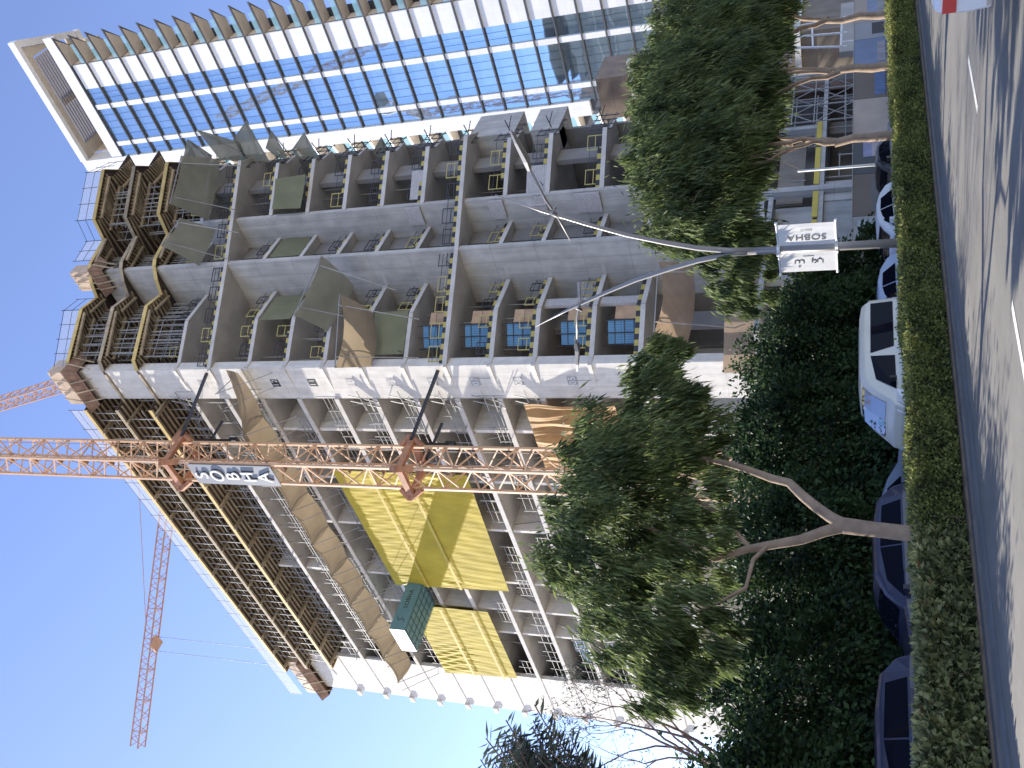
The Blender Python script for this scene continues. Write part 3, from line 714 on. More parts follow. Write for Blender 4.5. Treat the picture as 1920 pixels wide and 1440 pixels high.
sg = MB(); sg.add([(1.15, -1.36, 54.6), (-1.25, -1.36, 54.6), (-1.25, -1.36, 46.4), (1.15, -1.36, 46.4), (1.15, -1.28, 54.6), (-1.25, -1.28, 54.6), (-1.25, -1.28, 46.4), (1.15, -1.28, 46.4)], [(0, 3, 2, 1), (4, 5, 6, 7), (0, 1, 5, 4), (1, 2, 6, 5), (2, 3, 7, 6), (3, 0, 4, 7)])
sgo = sg.build('name_board', M('board_grey', (.20, .215, .235), .5, .04, 1), mast)
for i, ch in enumerate('SOBHA'):
    text_obj(ch, 1.75, M('letter_black', (.03, .03, .035), .5, 0), 'letter_shadow', sgo, (.04, -1.365, 53.55-1.55*i-.1), (1, 0, 0), (0, 0, 1), .02)
    text_obj(ch, 1.75, M('letter_white', (.85, .85, .82), .4, 0), 'letter', sgo, (-.1, -1.44, 53.6-1.55*i), (1, 0, 0), (0, 0, 1), .05)
# far crane with the long level jib
cr = thing('tower_crane', 'far crane behind the block with a long level jib across the sky', 'crane', (-43, 30, 0))
mb = MB(); lattice(mb, (0, 0, 0), (0, 0, 100), 2, 2, 4, .22, up=Vector((0, 1, 0)), side=Vector((1, 0, 0))); mb.build('mast', CRANE2, cr)
J0 = Vector((-0, 0, 100.5)); jd = (Vector((-68.38, -5.74, 0))-Vector((-43.0, 29.3, 0)))
JL = jd.length; jd.normalize(); J1 = J0+jd*JL; JB = J0-jd*14
mb = MB(); lattice(mb, J0, J1, 1.5, 2.0, 2.2, .16, tri=True, rd=.08); mb.build('jib', CRANE2, cr)
mb = MB(); lattice(mb, J0, JB, 1.5, 1.4, 2.2, .14, rd=.08); mb.build('counter_jib', CRANE2, cr)
mb = MB(); mb.box(JB.x-1.2, JB.y-1.2, 98.2, JB.x+1.2, JB.y+1.2, 100.4); mb.build('counterweight', DARKC, cr)
mb = MB(); mb.tube([J0+Vector((0, 0, 0)), J0+Vector((0, 0, 7))], .3); mb.tube([J0+Vector((0, 0, 7)), J0+jd*26+Vector((0, 0, 1))], .05, 6); mb.tube([J0+Vector((0, 0, 7)), JB], .05, 6)
mb.build('apex', CRANE2, cr)
mb = MB(); mb.box(-1.6, -1.6, 96.6, -.2, -.2, 99); mb.build('cab', WHITE, cr)
TR = Vector((-18.03, -23.08, 99.3))
TR = J0+jd*(Vector((-61.03+43, 6.92-29.3, 0)).length); TR.z = 99.3
mb = MB(); mb.box(TR.x-.9, TR.y-.9, 99.0, TR.x+.9, TR.y+.9, 99.4); mb.build('trolley', CRANE2, cr)
mb = MB(); side = Vector((jd.x, jd.y, 0))*1.0
mb.tube([TR+side, TR+side-Vector((0, 0, 34))], .035, 5); mb.tube([TR-side, TR-side-Vector((0, 0, 34))], .035, 5); mb.build('hoist_cable', STEELD, cr)
# luffing crane behind the corner
c2 = thing('luffing_crane', 'far luffing crane boom rising behind the corner wall', 'crane', (-24.6, 31, 0))
mb = MB(); lattice(mb, (0, 0, 0), (0, 0, 92), 2, 2, 4, .22, up=Vector((0, 1, 0)), side=Vector((1, 0, 0))); mb.build('mast', CRANE2, c2)
mb = MB(); lattice(mb, (-.5, -1, 95), (-14.6, -1, 151), 1.6, 1.6, 2.4, .17, up=Vector((0, 1, 0)), rd=.09); mb.build('boom', CRANE2, c2)
mb = MB(); mb.box(-1.6, -1.6, 92, 4.0, 1.6, 95); mb.build('machinery_deck', CRANE2, c2)

# ------------------------------------------------------------------ finished glass tower
tw = thing('glass_tower', 'finished glass and white clad tower behind the building site', 'tower')
N0 = 83.0
mb = MB(); mb.box(-22.4, N0+.25, 0, -2.7, N0+2.59, 131.6); mb.prism([(-2.69, N0+2.6), (-1.2, N0+2.6), (-9.5, N0+26), (-22, N0+26), (-22, N0+3)], 0, 131.5); mb.box(-26.5, N0+3.2, 0, -22.41, N0+26, 120)
mb.build('core', DARKFIN, tw)
FZ = [131.6-3.66*i for i in range(36)]
for (xa, xb, nm) in ((-7.0, -2.6, 'pier'), (-10.9, -10.05, 'pier'), (-18.2, -17.4, 'pier')):
    mb = MB(); mb.box(xa, N0-.15 if xb > -3 else N0-.3, 0, xb, N0+.24, 131.3); mb.build(nm, WHITEP, tw)
mb = MB(); mb.box(-22.75, N0-.45, 41, -20.35, N0+2.6, 141.6); mb.build('edge_band', WHITEP, tw)
bays = [(-10.03, -7.02), (-17.38, -10.92), (-20.33, -18.22)]
for i in range(28):
    zt, zb = FZ[i]-.12, FZ[i+1]+.1
    for bi, (xa, xb) in enumerate(bays):
        mb = MB(); mb.box(xa, N0, zb, xb, N0+.08, zt, 0)
        nt_ = (2, 4, 1)[bi]
        for j in range(1, nt_+1):
            x = xa+(xb-xa)*j/(nt_+1); mb.box(x-.02, N0-.03, zb, x+.02, N0-.003, zt, 1)
        mb.build('window', [GLASS, DARKFIN], tw)
for i in range(36):
    z = FZ[i]
    mb = MB(); mb.box(-20.36, N0-.46, z-.12, -2.6, N0-.26, z+.1); mb.box(-20.34, N0-.259, z-.11, -2.61, N0-.06, z+.09)
    mb.build('floor_fin', DARKFIN, tw)
    # right balconies
    b = MB(); b.prism([(-2.59, N0-.46), (2.9, N0-.9), (.2, N0+2.2), (-2.59, N0+2.2)], z-.14, z+.1, 0); b.prism([(-2.5, N0-.3), (2.2, N0-.6), (.1, N0+2.15), (-2.5, N0+2.15)], z-.18, z-.143, 1)
    bo = b.build('balcony', [DARKFIN, SOFFIT], tw)
    if i > 0 and i < 33:
        g = MB(); g.beam((-2.4, N0-.1, z+.7), (1.0, N0-.25, z+.7), .03, 1.15); g.build('balustrade', BALGL, bo)
        g = MB(); g.beam((-2.55, N0+.4, z+1.8), (-2.55, N0+2.4, z+1.8), .05, 3.3); g.build('side_wall', SOFFIT, bo)
    if 3 < i < 30:
        b = MB(); b.prism([(-22.77, N0-.2), (-27.0, N0+1.5), (-26.6, N0+3.2), (-22.77, N0+3.1)], z-.2, z+.15, 0); b.prism([(-22.8, N0), (-26.6, N0+1.6), (-26.3, N0+3.1), (-22.8, N0+3.05)], z-.25, z-.203, 1)
        bo = b.build('balcony', [WHITEP, SOFFIT], tw)
        g = MB(); g.beam((-22.9, N0+.05, z+.72), (-26.8, N0+1.6, z+.72), .03, 1.1); g.build('balustrade', BALGL, bo)
# crown
mb = MB(); mb.box(-20.34, N0-.4, 131.75, 2.75, N0+.3, 134.1); mb.box(-20.34, N0-.7, 140.2, 3.2, N0+.2, 141.6)
mb.box(-22.75, N0+2.61, 140.2, -21.6, N0+15, 141.6); mb.prism([(2.0, N0+.21), (3.2, N0+.21), (-1.0, N0+13.7), (-2.2, N0+13.7)], 140.2, 141.6); mb.box(-21.59, N0+13.8, 140.2, -1.2, N0+15, 141.6)
mb.build('crown_frame', WHITEP, tw)
mb = MB(); mb.box(-20.3, N0+.21, 140.6, -17.8, N0+13.8, 140.9); mb.prism([(-.6, N0+.21), (1.95, N0+.21), (-.55, N0+8.4), (-.6, N0+8.4)], 140.6, 140.9); mb.box(-17.79, N0+.21, 140.6, -.61, N0+1.8, 140.9); mb.box(-17.79, N0+11, 140.6, -1.4, N0+13.8, 140.9); mb.box(-10.4, N0+2.21, 140.6, -9.2, N0+10.99, 140.9)
mb.box(-20.3, N0+12, 134.1, -2.2, N0+12.4, 140.5); mb.box(-20.3, N0+3, 134.1, -20.0, N0+12, 140.5)
mb.build('crown_soffit', SOFFIT, tw)
mb = MB()
for i in range(13):
    yv = N0+2.5+.66*i; mb.box(-17.75, yv-.4, 140.45, -.9-max(0, i-9)*.3, yv-.18, 140.98)
mb.build('pergola_slat', M('slat_grey', (.25, .24, .26), .6, .05, 1), tw)

# ------------------------------------------------------------------ podium and low structures on the right
pd = thing('podium_building', 'low grey concrete podium with a yellow painted beam behind the hoarding', 'building')
for z, x0, x1, y0, y1 in ((4.12, -20, 9.99, -9, 19.5), (6.95, -20, 10.2, -9, 3.4), (7.6, -20, 9.4, 3.6, 19.5)):
    mb = MB(); mb.box(x0, y0, z, x1, y1, z+.27); mb.build('slab', CONC, pd)
YB = M('yellow_board', (.62, .47, .06), .6, .1, 1)
for (ya, yb) in ((-8.8, -4.6), (-4.3, .9), (1.2, 3.9), (4.7, 9.0), (9.3, 12.4)):
    mb = MB(); mb.box(10.0, ya, 4.40, 10.06, yb, 4.72); mb.build('yellow_board', YB, pd)
for (ya, yb, za, zb, x) in ((4.0, 4.5, 0, 7.6, 10.1), (-4.6, -4.3, 0, 6.9, 10.08), (11.6, 12.0, 4.4, 7.6, 10.0), (19.0, 19.6, 0, 9.0, 10.0)):
    mb = MB(); mb.box(x-.5, ya, za, x, yb, zb); mb.build('column', CONC, pd)
BEI = M('beige_wall', (.26, .22, .175), .9, .14, 1, stain=.12)
LGW = M('rendered_wall', (.36, .365, .35), .9, .14, .8, stain=.15)
for (ya, yb, z0, z1, x, mt) in ((-9, -4.62, 0, 4.1, 9.8, LGW), (-4.28, 3.2, 0, 4.1, 9.7, LGW), (3.2, 3.98, 0, 4.1, 9.78, CONC), (4.52, 5.6, 0, 4.1, 9.6, CONC), (-.2, 3.9, 4.75, 6.94, 9.0, CONC), (-2.6, -.21, 4.75, 5.9, 8.8, BEI), (4.52, 11.5, 5.4, 7.0, 8.9, BEI), (12.2, 19, 4.4, 7.6, 6, DARKC), (5.6, 19, 0, 4.1, 5.5, DARKC), (-9, -2.7, 4.4, 6.9, 5, DARKC)):
    mb = MB(); mb.box(x-.2, ya, z0, x, yb, z1); mb.build('infill_wall', mt, pd)
mb = MB(); mb.box(-12, -9, 0, -11.6, 19, 7.2); mb.build('rear_wall', DARKC, pd)
mb = MB()
for (p_, q_) in (((9.9, 5.4, 5.2), (9.9, 5.4, 6.1)), ((9.9, 9.6, 5.1), (9.9, 9.6, 6.3)), ((9.9, -6.5, 4.4), (9.9, -6.5, 6.9)), ((9.9, -8.0, 5.4), (9.9, -4.6, 5.5)), ((9.9, -8.0, 4.9), (9.9, -4.6, 5.0)), ((9.5, 6.2, 0), (9.5, 6.2, 4.1)), ((9.5, 8.8, 0), (9.5, 8.8, 3.4)), ((9.5, 6.2, 3.3), (9.5, 9.0, 3.3))): mb.beam(p_, q_, .07)
mb.build('rail', STEEL, pd)
sc_ = MB()
for yv in (11.4, 13.6, 15.8, 18.0):
    for xx in (8.8, 10.6): sc_.beam((xx, yv, 0), (xx, yv, 7.6), .07)
for z in (1.9, 3.0, 4.9, 6.3, 7.5):
    for xx in (8.8, 10.6): sc_.beam((xx, 11.2, z), (xx, 18.4, z), .06)
for yv in (11.4, 13.6, 15.8):
    for z in (2.4, 5.0): sc_.beam((10.6, yv, z), (10.6, yv+2.2, z+2.4), .05); sc_.beam((10.6, yv+2.2, z), (10.6, yv, z+2.4), .05)
tag(sc_.build('scaffold', STEEL), 'grey cross braced scaffold behind the hoarding between tree trunks', 'scaffold')
bw = thing('site_building', 'brown rendered block beyond the scaffold at the right', 'building')
BRN = M('brown_render', (.135, .085, .06), .9, .15, .8, lines=(4, 2, .2, .02))
mb = MB(); mb.box(-12, 18.6+1.1, 0, 8.5, 22.6, 6.6); mb.build('wall', BRN, bw); mb = MB(); mb.box(-12, 19.65, 6.61, 8.7, 22.8, 6.9); mb.build('roof', SLABE, bw)
bw2 = thing('concrete_annex', 'brown concrete lift shaft standing in front of the white tower edge', 'building')
mb = MB(); mb.box(-2.1, 40, 0, 2.3, 45, 27.0); mb.build('shaft_wall', M('brown_concrete', (.25, .195, .155), .9, .15, .8, lines=(5, 1.5, .25, .03)), bw2)
mb = MB(); mb.box(-1.0, 39.2, 22, 4.0, 39.9, 23.4); mb.build('ledge', SLABE, bw2)
gt = thing('white_gantry', 'white steel frame gantry over the site wall at far right', 'gantry', (0, 0, 0))
mb = MB()
for (p, q) in (((10, 23.2, 3), (10, 24.5, 8.2)), ((10, 25.6, 3), (10, 26.2, 8.0)), ((10, 28.4, 3), (10, 27.8, 7.8)), ((10, 24.5, 8.2), (10, 27.8, 7.8)), ((10, 23.2, 3.4), (10, 28.4, 3.4)), ((10, 24, 5.4), (10, 28.2, 5.6)), ((7, 24.2, 3), (7, 25.2, 7.6)), ((7, 25.2, 7.6), (10, 24.5, 8.2)), ((7, 28, 7.3), (10, 27.8, 7.8)), ((10, 24.0, 0), (10, 24.0, 3.4)), ((10, 28, 0), (10, 28, 3.4))): mb.beam(p, q, .12)
mb.build('frame', WHITE, gt)
mb = MB(); mb.box(9.6, 22.3, 2.4, 10.05, 31, 3.5); mb.build('base_wall', M('pale_render', (.45, .42, .37), .9, .1, 1), gt)
lw = thing('low_building', 'pale low building with flat roof past the white gantry', 'building')
mb = MB(); mb.box(-10, 36, 0, 6, 60, 7); mb.build('wall', BEI, lw); mb = MB(); mb.box(-10.5, 35.5, 7, 6.5, 60.5, 7.5); mb.build('roof', WHITEP, lw)
# hoarding with pictures
hd = thing('site_hoarding', 'long printed hoarding wall in front of the podium', 'hoarding')
pal = {'sand': (.40, .32, .25), 'slate': (.12, .15, .20), 'dusk': (.13, .17, .30), 'dark': (.04, .05, .055), 'sky': (.15, .20, .30), 'pale': (.30, .30, .30), 'brown': (.12, .09, .07)}
seq = [('slate', 62), ('pale', 52), ('dusk', 42), ('slate', 34), ('dusk', 29), ('sand', 22.4), ('pale', 19.6), ('sky', 15.2), ('brown', 11.0), ('sand', 6.0), ('dark', 2.2), ('brown', -2.0), ('pale', -4.3), ('brown', -9), ('sand', -20), ('dusk', -30)]
prev = 70
for nm, yv in seq:
    mb = MB(); mb.box(11.95, yv+.02, 0, 12.0, prev-.02, 2.45); mb.build('panel', M('print_'+nm, pal[nm], .6, .12, .7), hd); prev = yv
# printed pictures on panels
def pict(y0, y1, z0, z1, cols):
    n = len(cols)
    for i, c in enumerate(cols):
        mb = MB(); mb.box(12.005, y0, z0+(z1-z0)*i/n, 12.012, y1, z0+(z1-z0)*(i+1)/n); mb.build('print', M('pr%d%d%d' % tuple(int(99*q) for q in c), c, .6, .25, 1.2), hd)
pict(4.0, 5.9, 0, 1.9, [(.05, .06, .05), (.10, .11, .10), (.35, .30, .30), (.22, .22, .34)])
pict(20.3, 22.1, .5, 1.3, [(.02, .02, .025)]); pict(36, 40.5, .4, 1.5, [(.03, .03, .035)])
pict(11.4, 14.8, .0, 1.2, [(.05, .05, .05), (.06, .12, .25)]); pict(24, 28, .2, 1.6, [(.30, .28, .26), (.22, .26, .36)])
pict(30, 33.5, .2, 2.0, [(.35, .34, .33), (.28, .27, .27), (.15, .2, .26)]); pict(-1.6, 1.8, .8, 1.5, [(.05, .06, .06), (.1, .1, .1)])
pict(16, 19, 0, 1.0, [(.08, .10, .14), (.28, .25, .26)]); pict(-4.1, -2.4, 1.0, 2.2, [(.30, .36, .36)])
mb = MB(); mb.box(11.9, -40, 2.452, 12.05, 70, 2.49); mb.build('cap', STEEL, hd)

# ------------------------------------------------------------------ street light with two banners
lp = thing('street_light', 'double armed white street light pole carrying two white banners', 'street light', (26, -24.34, 0))
PW = M('pole_paint', (.27, .255, .24), .35, .05, 2, metal=.2)
mb = MB(); mb.tube([(0, 0, 0), (0, 0, 4.9)], [.13, .105], 12); mb.box(-.2, -.2, .1, .2, .2, .14); mb.build('pole', PW, lp, smooth=True)
for sgn in (1, -1):
    pts = [(0, 0, 4.6), (sgn*.06, 0, 5.4), (sgn*.22, 0, 6.3), (sgn*.46, 0, 7.15), (sgn*.82, 0, 8.25), (sgn*1.28, 0, 9.35), (sgn*1.85, 0, 10.6), (sgn*2.5, 0, 11.85)]
    mb = MB(); mb.tube(pts, [.10, .085, .078, .072, .065, .056, .045, .012], 10); arm = mb.build('arm', PW, lp, smooth=True)
    mb = MB(); mb.tube([(sgn*.75, 0, 9.95), (sgn*1.5, 0, 10.12), (sgn*2.2, 0, 10.38), (sgn*3.3, 0, 10.6)], [.018, .04, .04, .035], 8)
    mb.tube([(sgn*1.5, 0, 10.0), (sgn*1.75, 0, 10.3), (sgn*1.9, 0, 10.15)], [.03, .09, .05], 8); mb.build('lamp_bracket', PW, arm, smooth=True)
    mb = MB(); mb.add([(sgn*3.2, -.09, 10.57), (sgn*3.5, -.15, 10.56), (sgn*4.1, -.12, 10.72), (sgn*4.45, -.03, 10.82), (sgn*4.45, .03, 10.82), (sgn*4.1, .12, 10.72), (sgn*3.5, .15, 10.56), (sgn*3.2, .09, 10.57)]+
                      [(sgn*3.2, -.06, 10.66), (sgn*3.5, -.1, 10.70), (sgn*4.1, -.08, 10.82), (sgn*4.45, -.02, 10.87), (sgn*4.45, .02, 10.87), (sgn*4.1, .08, 10.82), (sgn*3.5, .1, 10.70), (sgn*3.2, .06, 10.66)],
                      [tuple(range(8)), tuple(range(15, 7, -1))]+[(i, (i+1) % 8, 8+(i+1) % 8, 8+i) for i in range(8)])
    mb.build('lamp_head', STEEL if sgn > 0 else M('lamp_dark', (.12, .12, .12), .4, .1, 2), arm)
BANM = M('banner_cloth', (.88, .87, .84), .7, .03, 2, trans=.45, bump=.15)
for sgn, zt, zb in ((1, 4.04, 2.56), (-1, 4.06, 2.56)):
    bn = thing('banner', 'white pole banner with %s lettering on the %s side of the street light' % (('Latin SOBHA REALTY', 'right') if sgn > 0 else ('Arabic', 'left')), 'banner', (26, -24.34, 0), rad(-12), 'banners on the street light')
    xa, xb = (.14, .96) if sgn > 0 else (-.96, -.14)
    cloth([(xa, 0, zt), (xb, 0, zt), (xb, 0, zb), (xa, 0, zb)], 14, 24, 0, 'cloth', BANM, bn, ripple=.003, rdir=0, rn=2)
    mb = MB()
    for zz in (zt+.02, zb-.02): mb.tube([(sgn*.08, 0, zz), (sgn*1.0, 0, zz)], .025, 8); mb.tube([(sgn*1.0, 0, zz), (sgn*1.04, 0, zz)], .04, 8); mb.box(sgn*.08-.05, -.14, zz-.04, sgn*.08+.05, .14, zz+.04)
    mb.build('rod', WHITE, bn)
    INK = M('banner_ink', (.05, .045, .05), .7, 0)
    if sgn > 0:
        text_obj('SOBHA', .30, INK, 'lettering', bn, (.44, -.013, 3.3), (0, 0, 1), (-1, 0, 0), .002)
        text_obj('REALTY', .085, INK, 'lettering', bn, (.72, -.013, 3.3), (0, 0, 1), (-1, 0, 0), .002)
    else:
        g = MB()
        def st(pts, r=.013):   # (along reading direction s, height h) -> banner coordinates
            g.tube([(-.55-h, -.008, 3.3+s) for s, h in pts], r, 6)
        arc = lambda cx, cy, rx, ry, a0, a1, n=9: [(cx+rx*math.cos(rad(a0+(a1-a0)*i/n)), cy+ry*math.sin(rad(a0+(a1-a0)*i/n))) for i in range(n+1)]
        st([(-.38, .08), (-.38, -.05)]); st(arc(-.30, -.05, .055, .05, 180, 360)); st([(-.245, -.05), (-.245, .04)])
        st(arc(-.16, 0, .06, .06, 90, 400)); st([(-.10, .02), (-.10, -.11), (-.14, -.14)])
        st([(.12, .07), (.12, -.02)]); st(arc(.18, -.02, .06, .06, 180, 360)); st([(.24, -.02), (.24, .05)]); st(arc(.30, -.02, .06, .06, 180, 360)); st([(.36, -.02), (.36, .07)])
        for (s, h) in ((.22, .16), (.26, .16), (.24, .20), (-.30, -.14)): g.tube([(-.55-h, -.008, 3.3+s), (-.55-h-.02, -.008, 3.3+s)], .014, 6)
        for i in range(6): st(arc(-.14+.05*i, -.22, .02, .015, 180, 360, 4), .006)
        g.build('lettering', INK, bn)
# thin white site pole
mb = MB(); mb.tube([(0, 0, 0), (0, 0, 4.6)], [.07, .05], 8)
tag(mb.build('pole', WHITE, None, smooth=True, loc=(19, -8.6, 0)), 'thin plain white pole standing left of the third right hand trunk', 'pole')

# ------------------------------------------------------------------ trees
def leafmesh(pts, dirs, length, width, name, mat, parent, droop=.6, jitter=.4, split=False):
    n = len(pts)
    d = dirs+rng.normal(0, jitter, (n, 3)); d[:, 2] -= droop; d /= np.linalg.norm(d, axis=1)[:, None]
    s = np.cross(d, rng.normal(0, 1, (n, 3))); s /= np.linalg.norm(s, axis=1)[:, None]
    L_ = length*(.6+.8*rng.random(n))[:, None]; W = width*(.7+.6*rng.random(n))[:, None]
    nrm = np.cross(d, s)
    v = np.empty((n, 4, 3)); v[:, 0] = pts; v[:, 1] = pts+d*L_*.45+s*W*.5+nrm*W*.1; v[:, 2] = pts+d*L_; v[:, 3] = pts+d*L_*.45-s*W*.5+nrm*W*.1
    me = bpy.data.meshes.new(name); me.vertices.add(n*4); me.vertices.foreach_set('co', v.reshape(-1).astype(np.float32))
    me.loops.add(n*4); me.loops.foreach_set('vertex_index', np.arange(n*4, dtype=np.int32))
    me.polygons.add(n); me.polygons.foreach_set('loop_start', np.arange(n, dtype=np.int32)*4)
    me.materials.append(mat); me.update(calc_edges=True)
    o = bpy.data.objects.new(name, me); COL.objects.link(o)
    if parent: o.parent = parent
    return o
def leaf_mat(name, col, col2, trans=.35, scale=.9):
    m = bpy.data.materials.new(name); m.use_nodes = True; t = m.node_tree; n = t.nodes; L = t.links; b = n['Principled BSDF']
    b.inputs['Roughness'].default_value = .6; b.inputs['Specular IOR Level'].default_value = .25
    geo = n.new('ShaderNodeNewGeometry'); nz = n.new('ShaderNodeTexNoise'); nz.inputs['Scale'].default_value = scale; nz.inputs['Detail'].default_value = 3
    L.new(geo.outputs['Position'], nz.inputs['Vector'])
    ad = n.new('ShaderNodeMath'); ad.operation = 'MULTIPLY_ADD'; ad.inputs[1].default_value = .5; L.new(geo.outputs['Random Per Island'], ad.inputs[0]); L.new(nz.outputs[0], ad.inputs[2])
    mr = n.new('ShaderNodeMapRange'); mr.inputs['From Min'].default_value = .45; mr.inputs['From Max'].default_value = 1.0; L.new(ad.outputs[0], mr.inputs['Value'])
    mx = n.new('ShaderNodeMix'); mx.data_type = 'RGBA'; mx.inputs[6].default_value = (*col, 1); mx.inputs[7].default_value = (*col2, 1)
    L.new(mr.outputs[0], mx.inputs[0]); L.new(mx.outputs[2], b.inputs['Base Color'])
    tr = n.new('ShaderNodeBsdfTranslucent'); L.new(mx.outputs[2], tr.inputs[0]); ms = n.new('ShaderNodeMixShader'); ms.inputs[0].default_value = trans
    L.new(b.outputs[0], ms.inputs[1]); L.new(tr.outputs[0], ms.inputs[2]); L.new(ms.outputs[0], n['Material Output'].inputs['Surface'])
    return m
LEAF = leaf_mat('willow_leaf', (.032, .055, .022), (.20, .25, .085), .42)
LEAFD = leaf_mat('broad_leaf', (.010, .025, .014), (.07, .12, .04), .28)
LEAFG = leaf_mat('grey_feather_leaf', (.04, .05, .045), (.09, .11, .08))
def blob_pts(blobs, n, shell=.55):
    """n points spread over ellipsoids, denser towards their skin; clumped for light and dark masses"""
    w_ = np.array([b[3]*b[4]*b[5] for b in blobs])**.75; w_ /= w_.sum(); out = []
    for b, k in zip(blobs, (w_*n).astype(int)):
        nc = max(8, k//150)
        u = rng.normal(0, 1, (nc, 3)); u /= np.linalg.norm(u, axis=1)[:, None]
        rr = (shell+(1-shell)*rng.random(nc))[:, None]
        cc = u*rr
        idx = rng.integers(0, nc, k)
        sg_ = (.045+.075*rng.random(nc))[idx][:, None]; p = cc[idx]+rng.normal(0, 1, (k, 3))*sg_*np.array([.85, .85, 1.7])
        out.append(np.array(b[:3])+p*np.array(b[3:6]))
    return np.concatenate(out)
def branchy(mb, p, d, L_, r, depth, ends, spread=.55, curve=.25, up=.15, nseg=4):
    pts = [Vector(p)]; dd = Vector(d).normalized(); rs = [r]
    for i in range(nseg):
        dd = (dd+Vector([random.gauss(0, curve) for _ in range(3)])*.5+Vector((0, 0, up*.3))).normalized()
        pts.append(pts[-1]+dd*L_/nseg); rs.append(r*(1-.45*(i+1)/nseg))
    mb.tube(pts, rs, 7 if r > .05 else 5, caps=False)
    ends.append(pts[-1])
    if depth > 0:
        for k in range(random.choice((2, 2, 3))):
            s = random.choice((-1, 1, 1)); nd = (dd+Vector([random.gauss(0, spread) for _ in range(3)])).normalized()
            st_ = pts[-1] if k < 2 else pts[-2]
            branchy(mb, st_, nd, L_*.72, rs[-1]*.8, depth-1, ends, spread, curve, up, nseg)
def tree(lab, base, stems, blobs, nleaf, leaf, L_, W, droop, mat, bark=BARK, name='shade_tree', group=None, bz=1):
    t = thing(name, lab, 'tree', base, 0, group)
    mb = MB(); ends = []
    for pts, rs in stems: mb.tube(pts, rs, 10, caps=False)
    for pts, rs in (stems[1:] or stems):
        e = Vector(pts[-1]); d = (Vector(pts[-1])-Vector(pts[-2])).normalized()
        if bz: branchy(mb, e, d, 1.6, rs[-1]*.9, 2, ends, .6)
    mb.build('trunk', bark, t, smooth=True)
    P_ = blob_pts(blobs, nleaf); c = np.mean(np.array([b[:3] for b in blobs]), axis=0)
    dirs = P_-c; dirs /= (np.linalg.norm(dirs, axis=1)[:, None]+1e-6)
    leafmesh(P_, dirs*.6, L_, W, 'crown', mat, t, droop)
    return t
# right hand row (trunks in the hedge line)
def wob(p0, p1, n, a=.06):
    return [tuple(Vector(p0).lerp(Vector(p1), i/n)+Vector((random.gauss(0, a), random.gauss(0, a), 0))*(0 if i in (0,) else 1)) for i in range(n+1)]
G = 'trees in the hedge row'
tree('third trunk from the right with pale lit side and twisting forked limbs', (26, -18.8, 0),
     [(wob((0, 0, 0), (0, .1, 2.7), 5, .03), [.17, .16, .15, .14, .13, .13]), (wob((0, .1, 2.65), (.2, -.1, 4.0), 4), [.12, .10, .09, .08, .07]), (wob((0, .1, 2.6), (-.2, .9, 4.3), 4), [.09, .08, .07, .06, .05]), (wob((.1, 0, 3.6), (.2, -1.4, 5.0), 4), [.07, .06, .055, .05, .04]), (wob((0, .1, 3.0), (.3, -.7, 3.9), 3), [.06, .055, .05, .04]), (wob((.1, 0, 3.9), (-.2, .9, 5.4), 4), [.07, .06, .05, .05, .04])],
     [(0, -1.3, 6.7, 2.6, 2.6, 1.8), (-.6, -3.3, 6.3, 1.8, 1.7, 1.3), (-1.4, -4.3, 5.8, 1.2, 1.4, .9), (-1.7, -4.2, 5.0, 1.2, 1.7, .7), (0, 1.2, 7.6, 2.6, 2.4, 2.0), (.3, -2.2, 7.9, 2, 1.8, 1.0), (0, .6, 5.6, 2.4, 2.2, 1.0), (-.9, -5.3, 5.5, .9, .9, .7)], 62000, None, .30, .050, 1.5, LEAF, name='drooping_tree', group=G)
tree('second trunk from the right splitting into narrow upright limbs', (26, -14.0, 0),
     [(wob((0, 0, 0), (0, .15, 2.6), 5, .03), [.18, .17, .16, .15, .14, .13]), (wob((0, .15, 2.5), (.1, .6, 4.6), 4), [.10, .09, .08, .07, .06]), (wob((0, .15, 2.5), (-.1, -.6, 4.6), 4), [.10, .09, .08, .07, .06]), (wob((0, .1, 2.9), (.2, .1, 4.8), 4), [.08, .07, .06, .06, .05])],
     [(0, -.8, 7.3, 2.6, 2.6, 2.2), (.2, -.3, 9.0, 1.8, 2.0, 1.2), (0, 1.6, 6.6, 2.5, 2.2, 1.9), (0, 1.2, 5.3, 2.2, 2.4, .9), (0, -1.6, 5.5, 2.3, 2, 1.0)], 50000, None, .30, .050, 1.5, LEAF, name='drooping_tree', group=G)
tree('rightmost leaning trunk with a torn bark scar', (26, -9.9, 0),
     [(wob((0, 0, 0), (0, .5, 3.2), 5, .04), [.17, .16, .15, .14, .12, .11]), (wob((0, .5, 3.1), (0, -.4, 5), 4), [.1, .09, .08, .07, .05]), (wob((0, .5, 3.1), (0, 1.7, 5), 4), [.1, .09, .08, .07, .05])],
     [(0, .5, 7.2, 2.7, 2.6, 2.4), (.2, 2.6, 8.3, 2.6, 2.6, 1.8), (0, -.8, 9.0, 1.8, 1.9, 1.2), (0, 3.5, 6.0, 2.6, 2.8, 1.7), (0, .2, 5.4, 2.2, 2.2, 1.0)], 46000, None, .30, .050, 1.5, LEAF, name='drooping_tree', group=G)
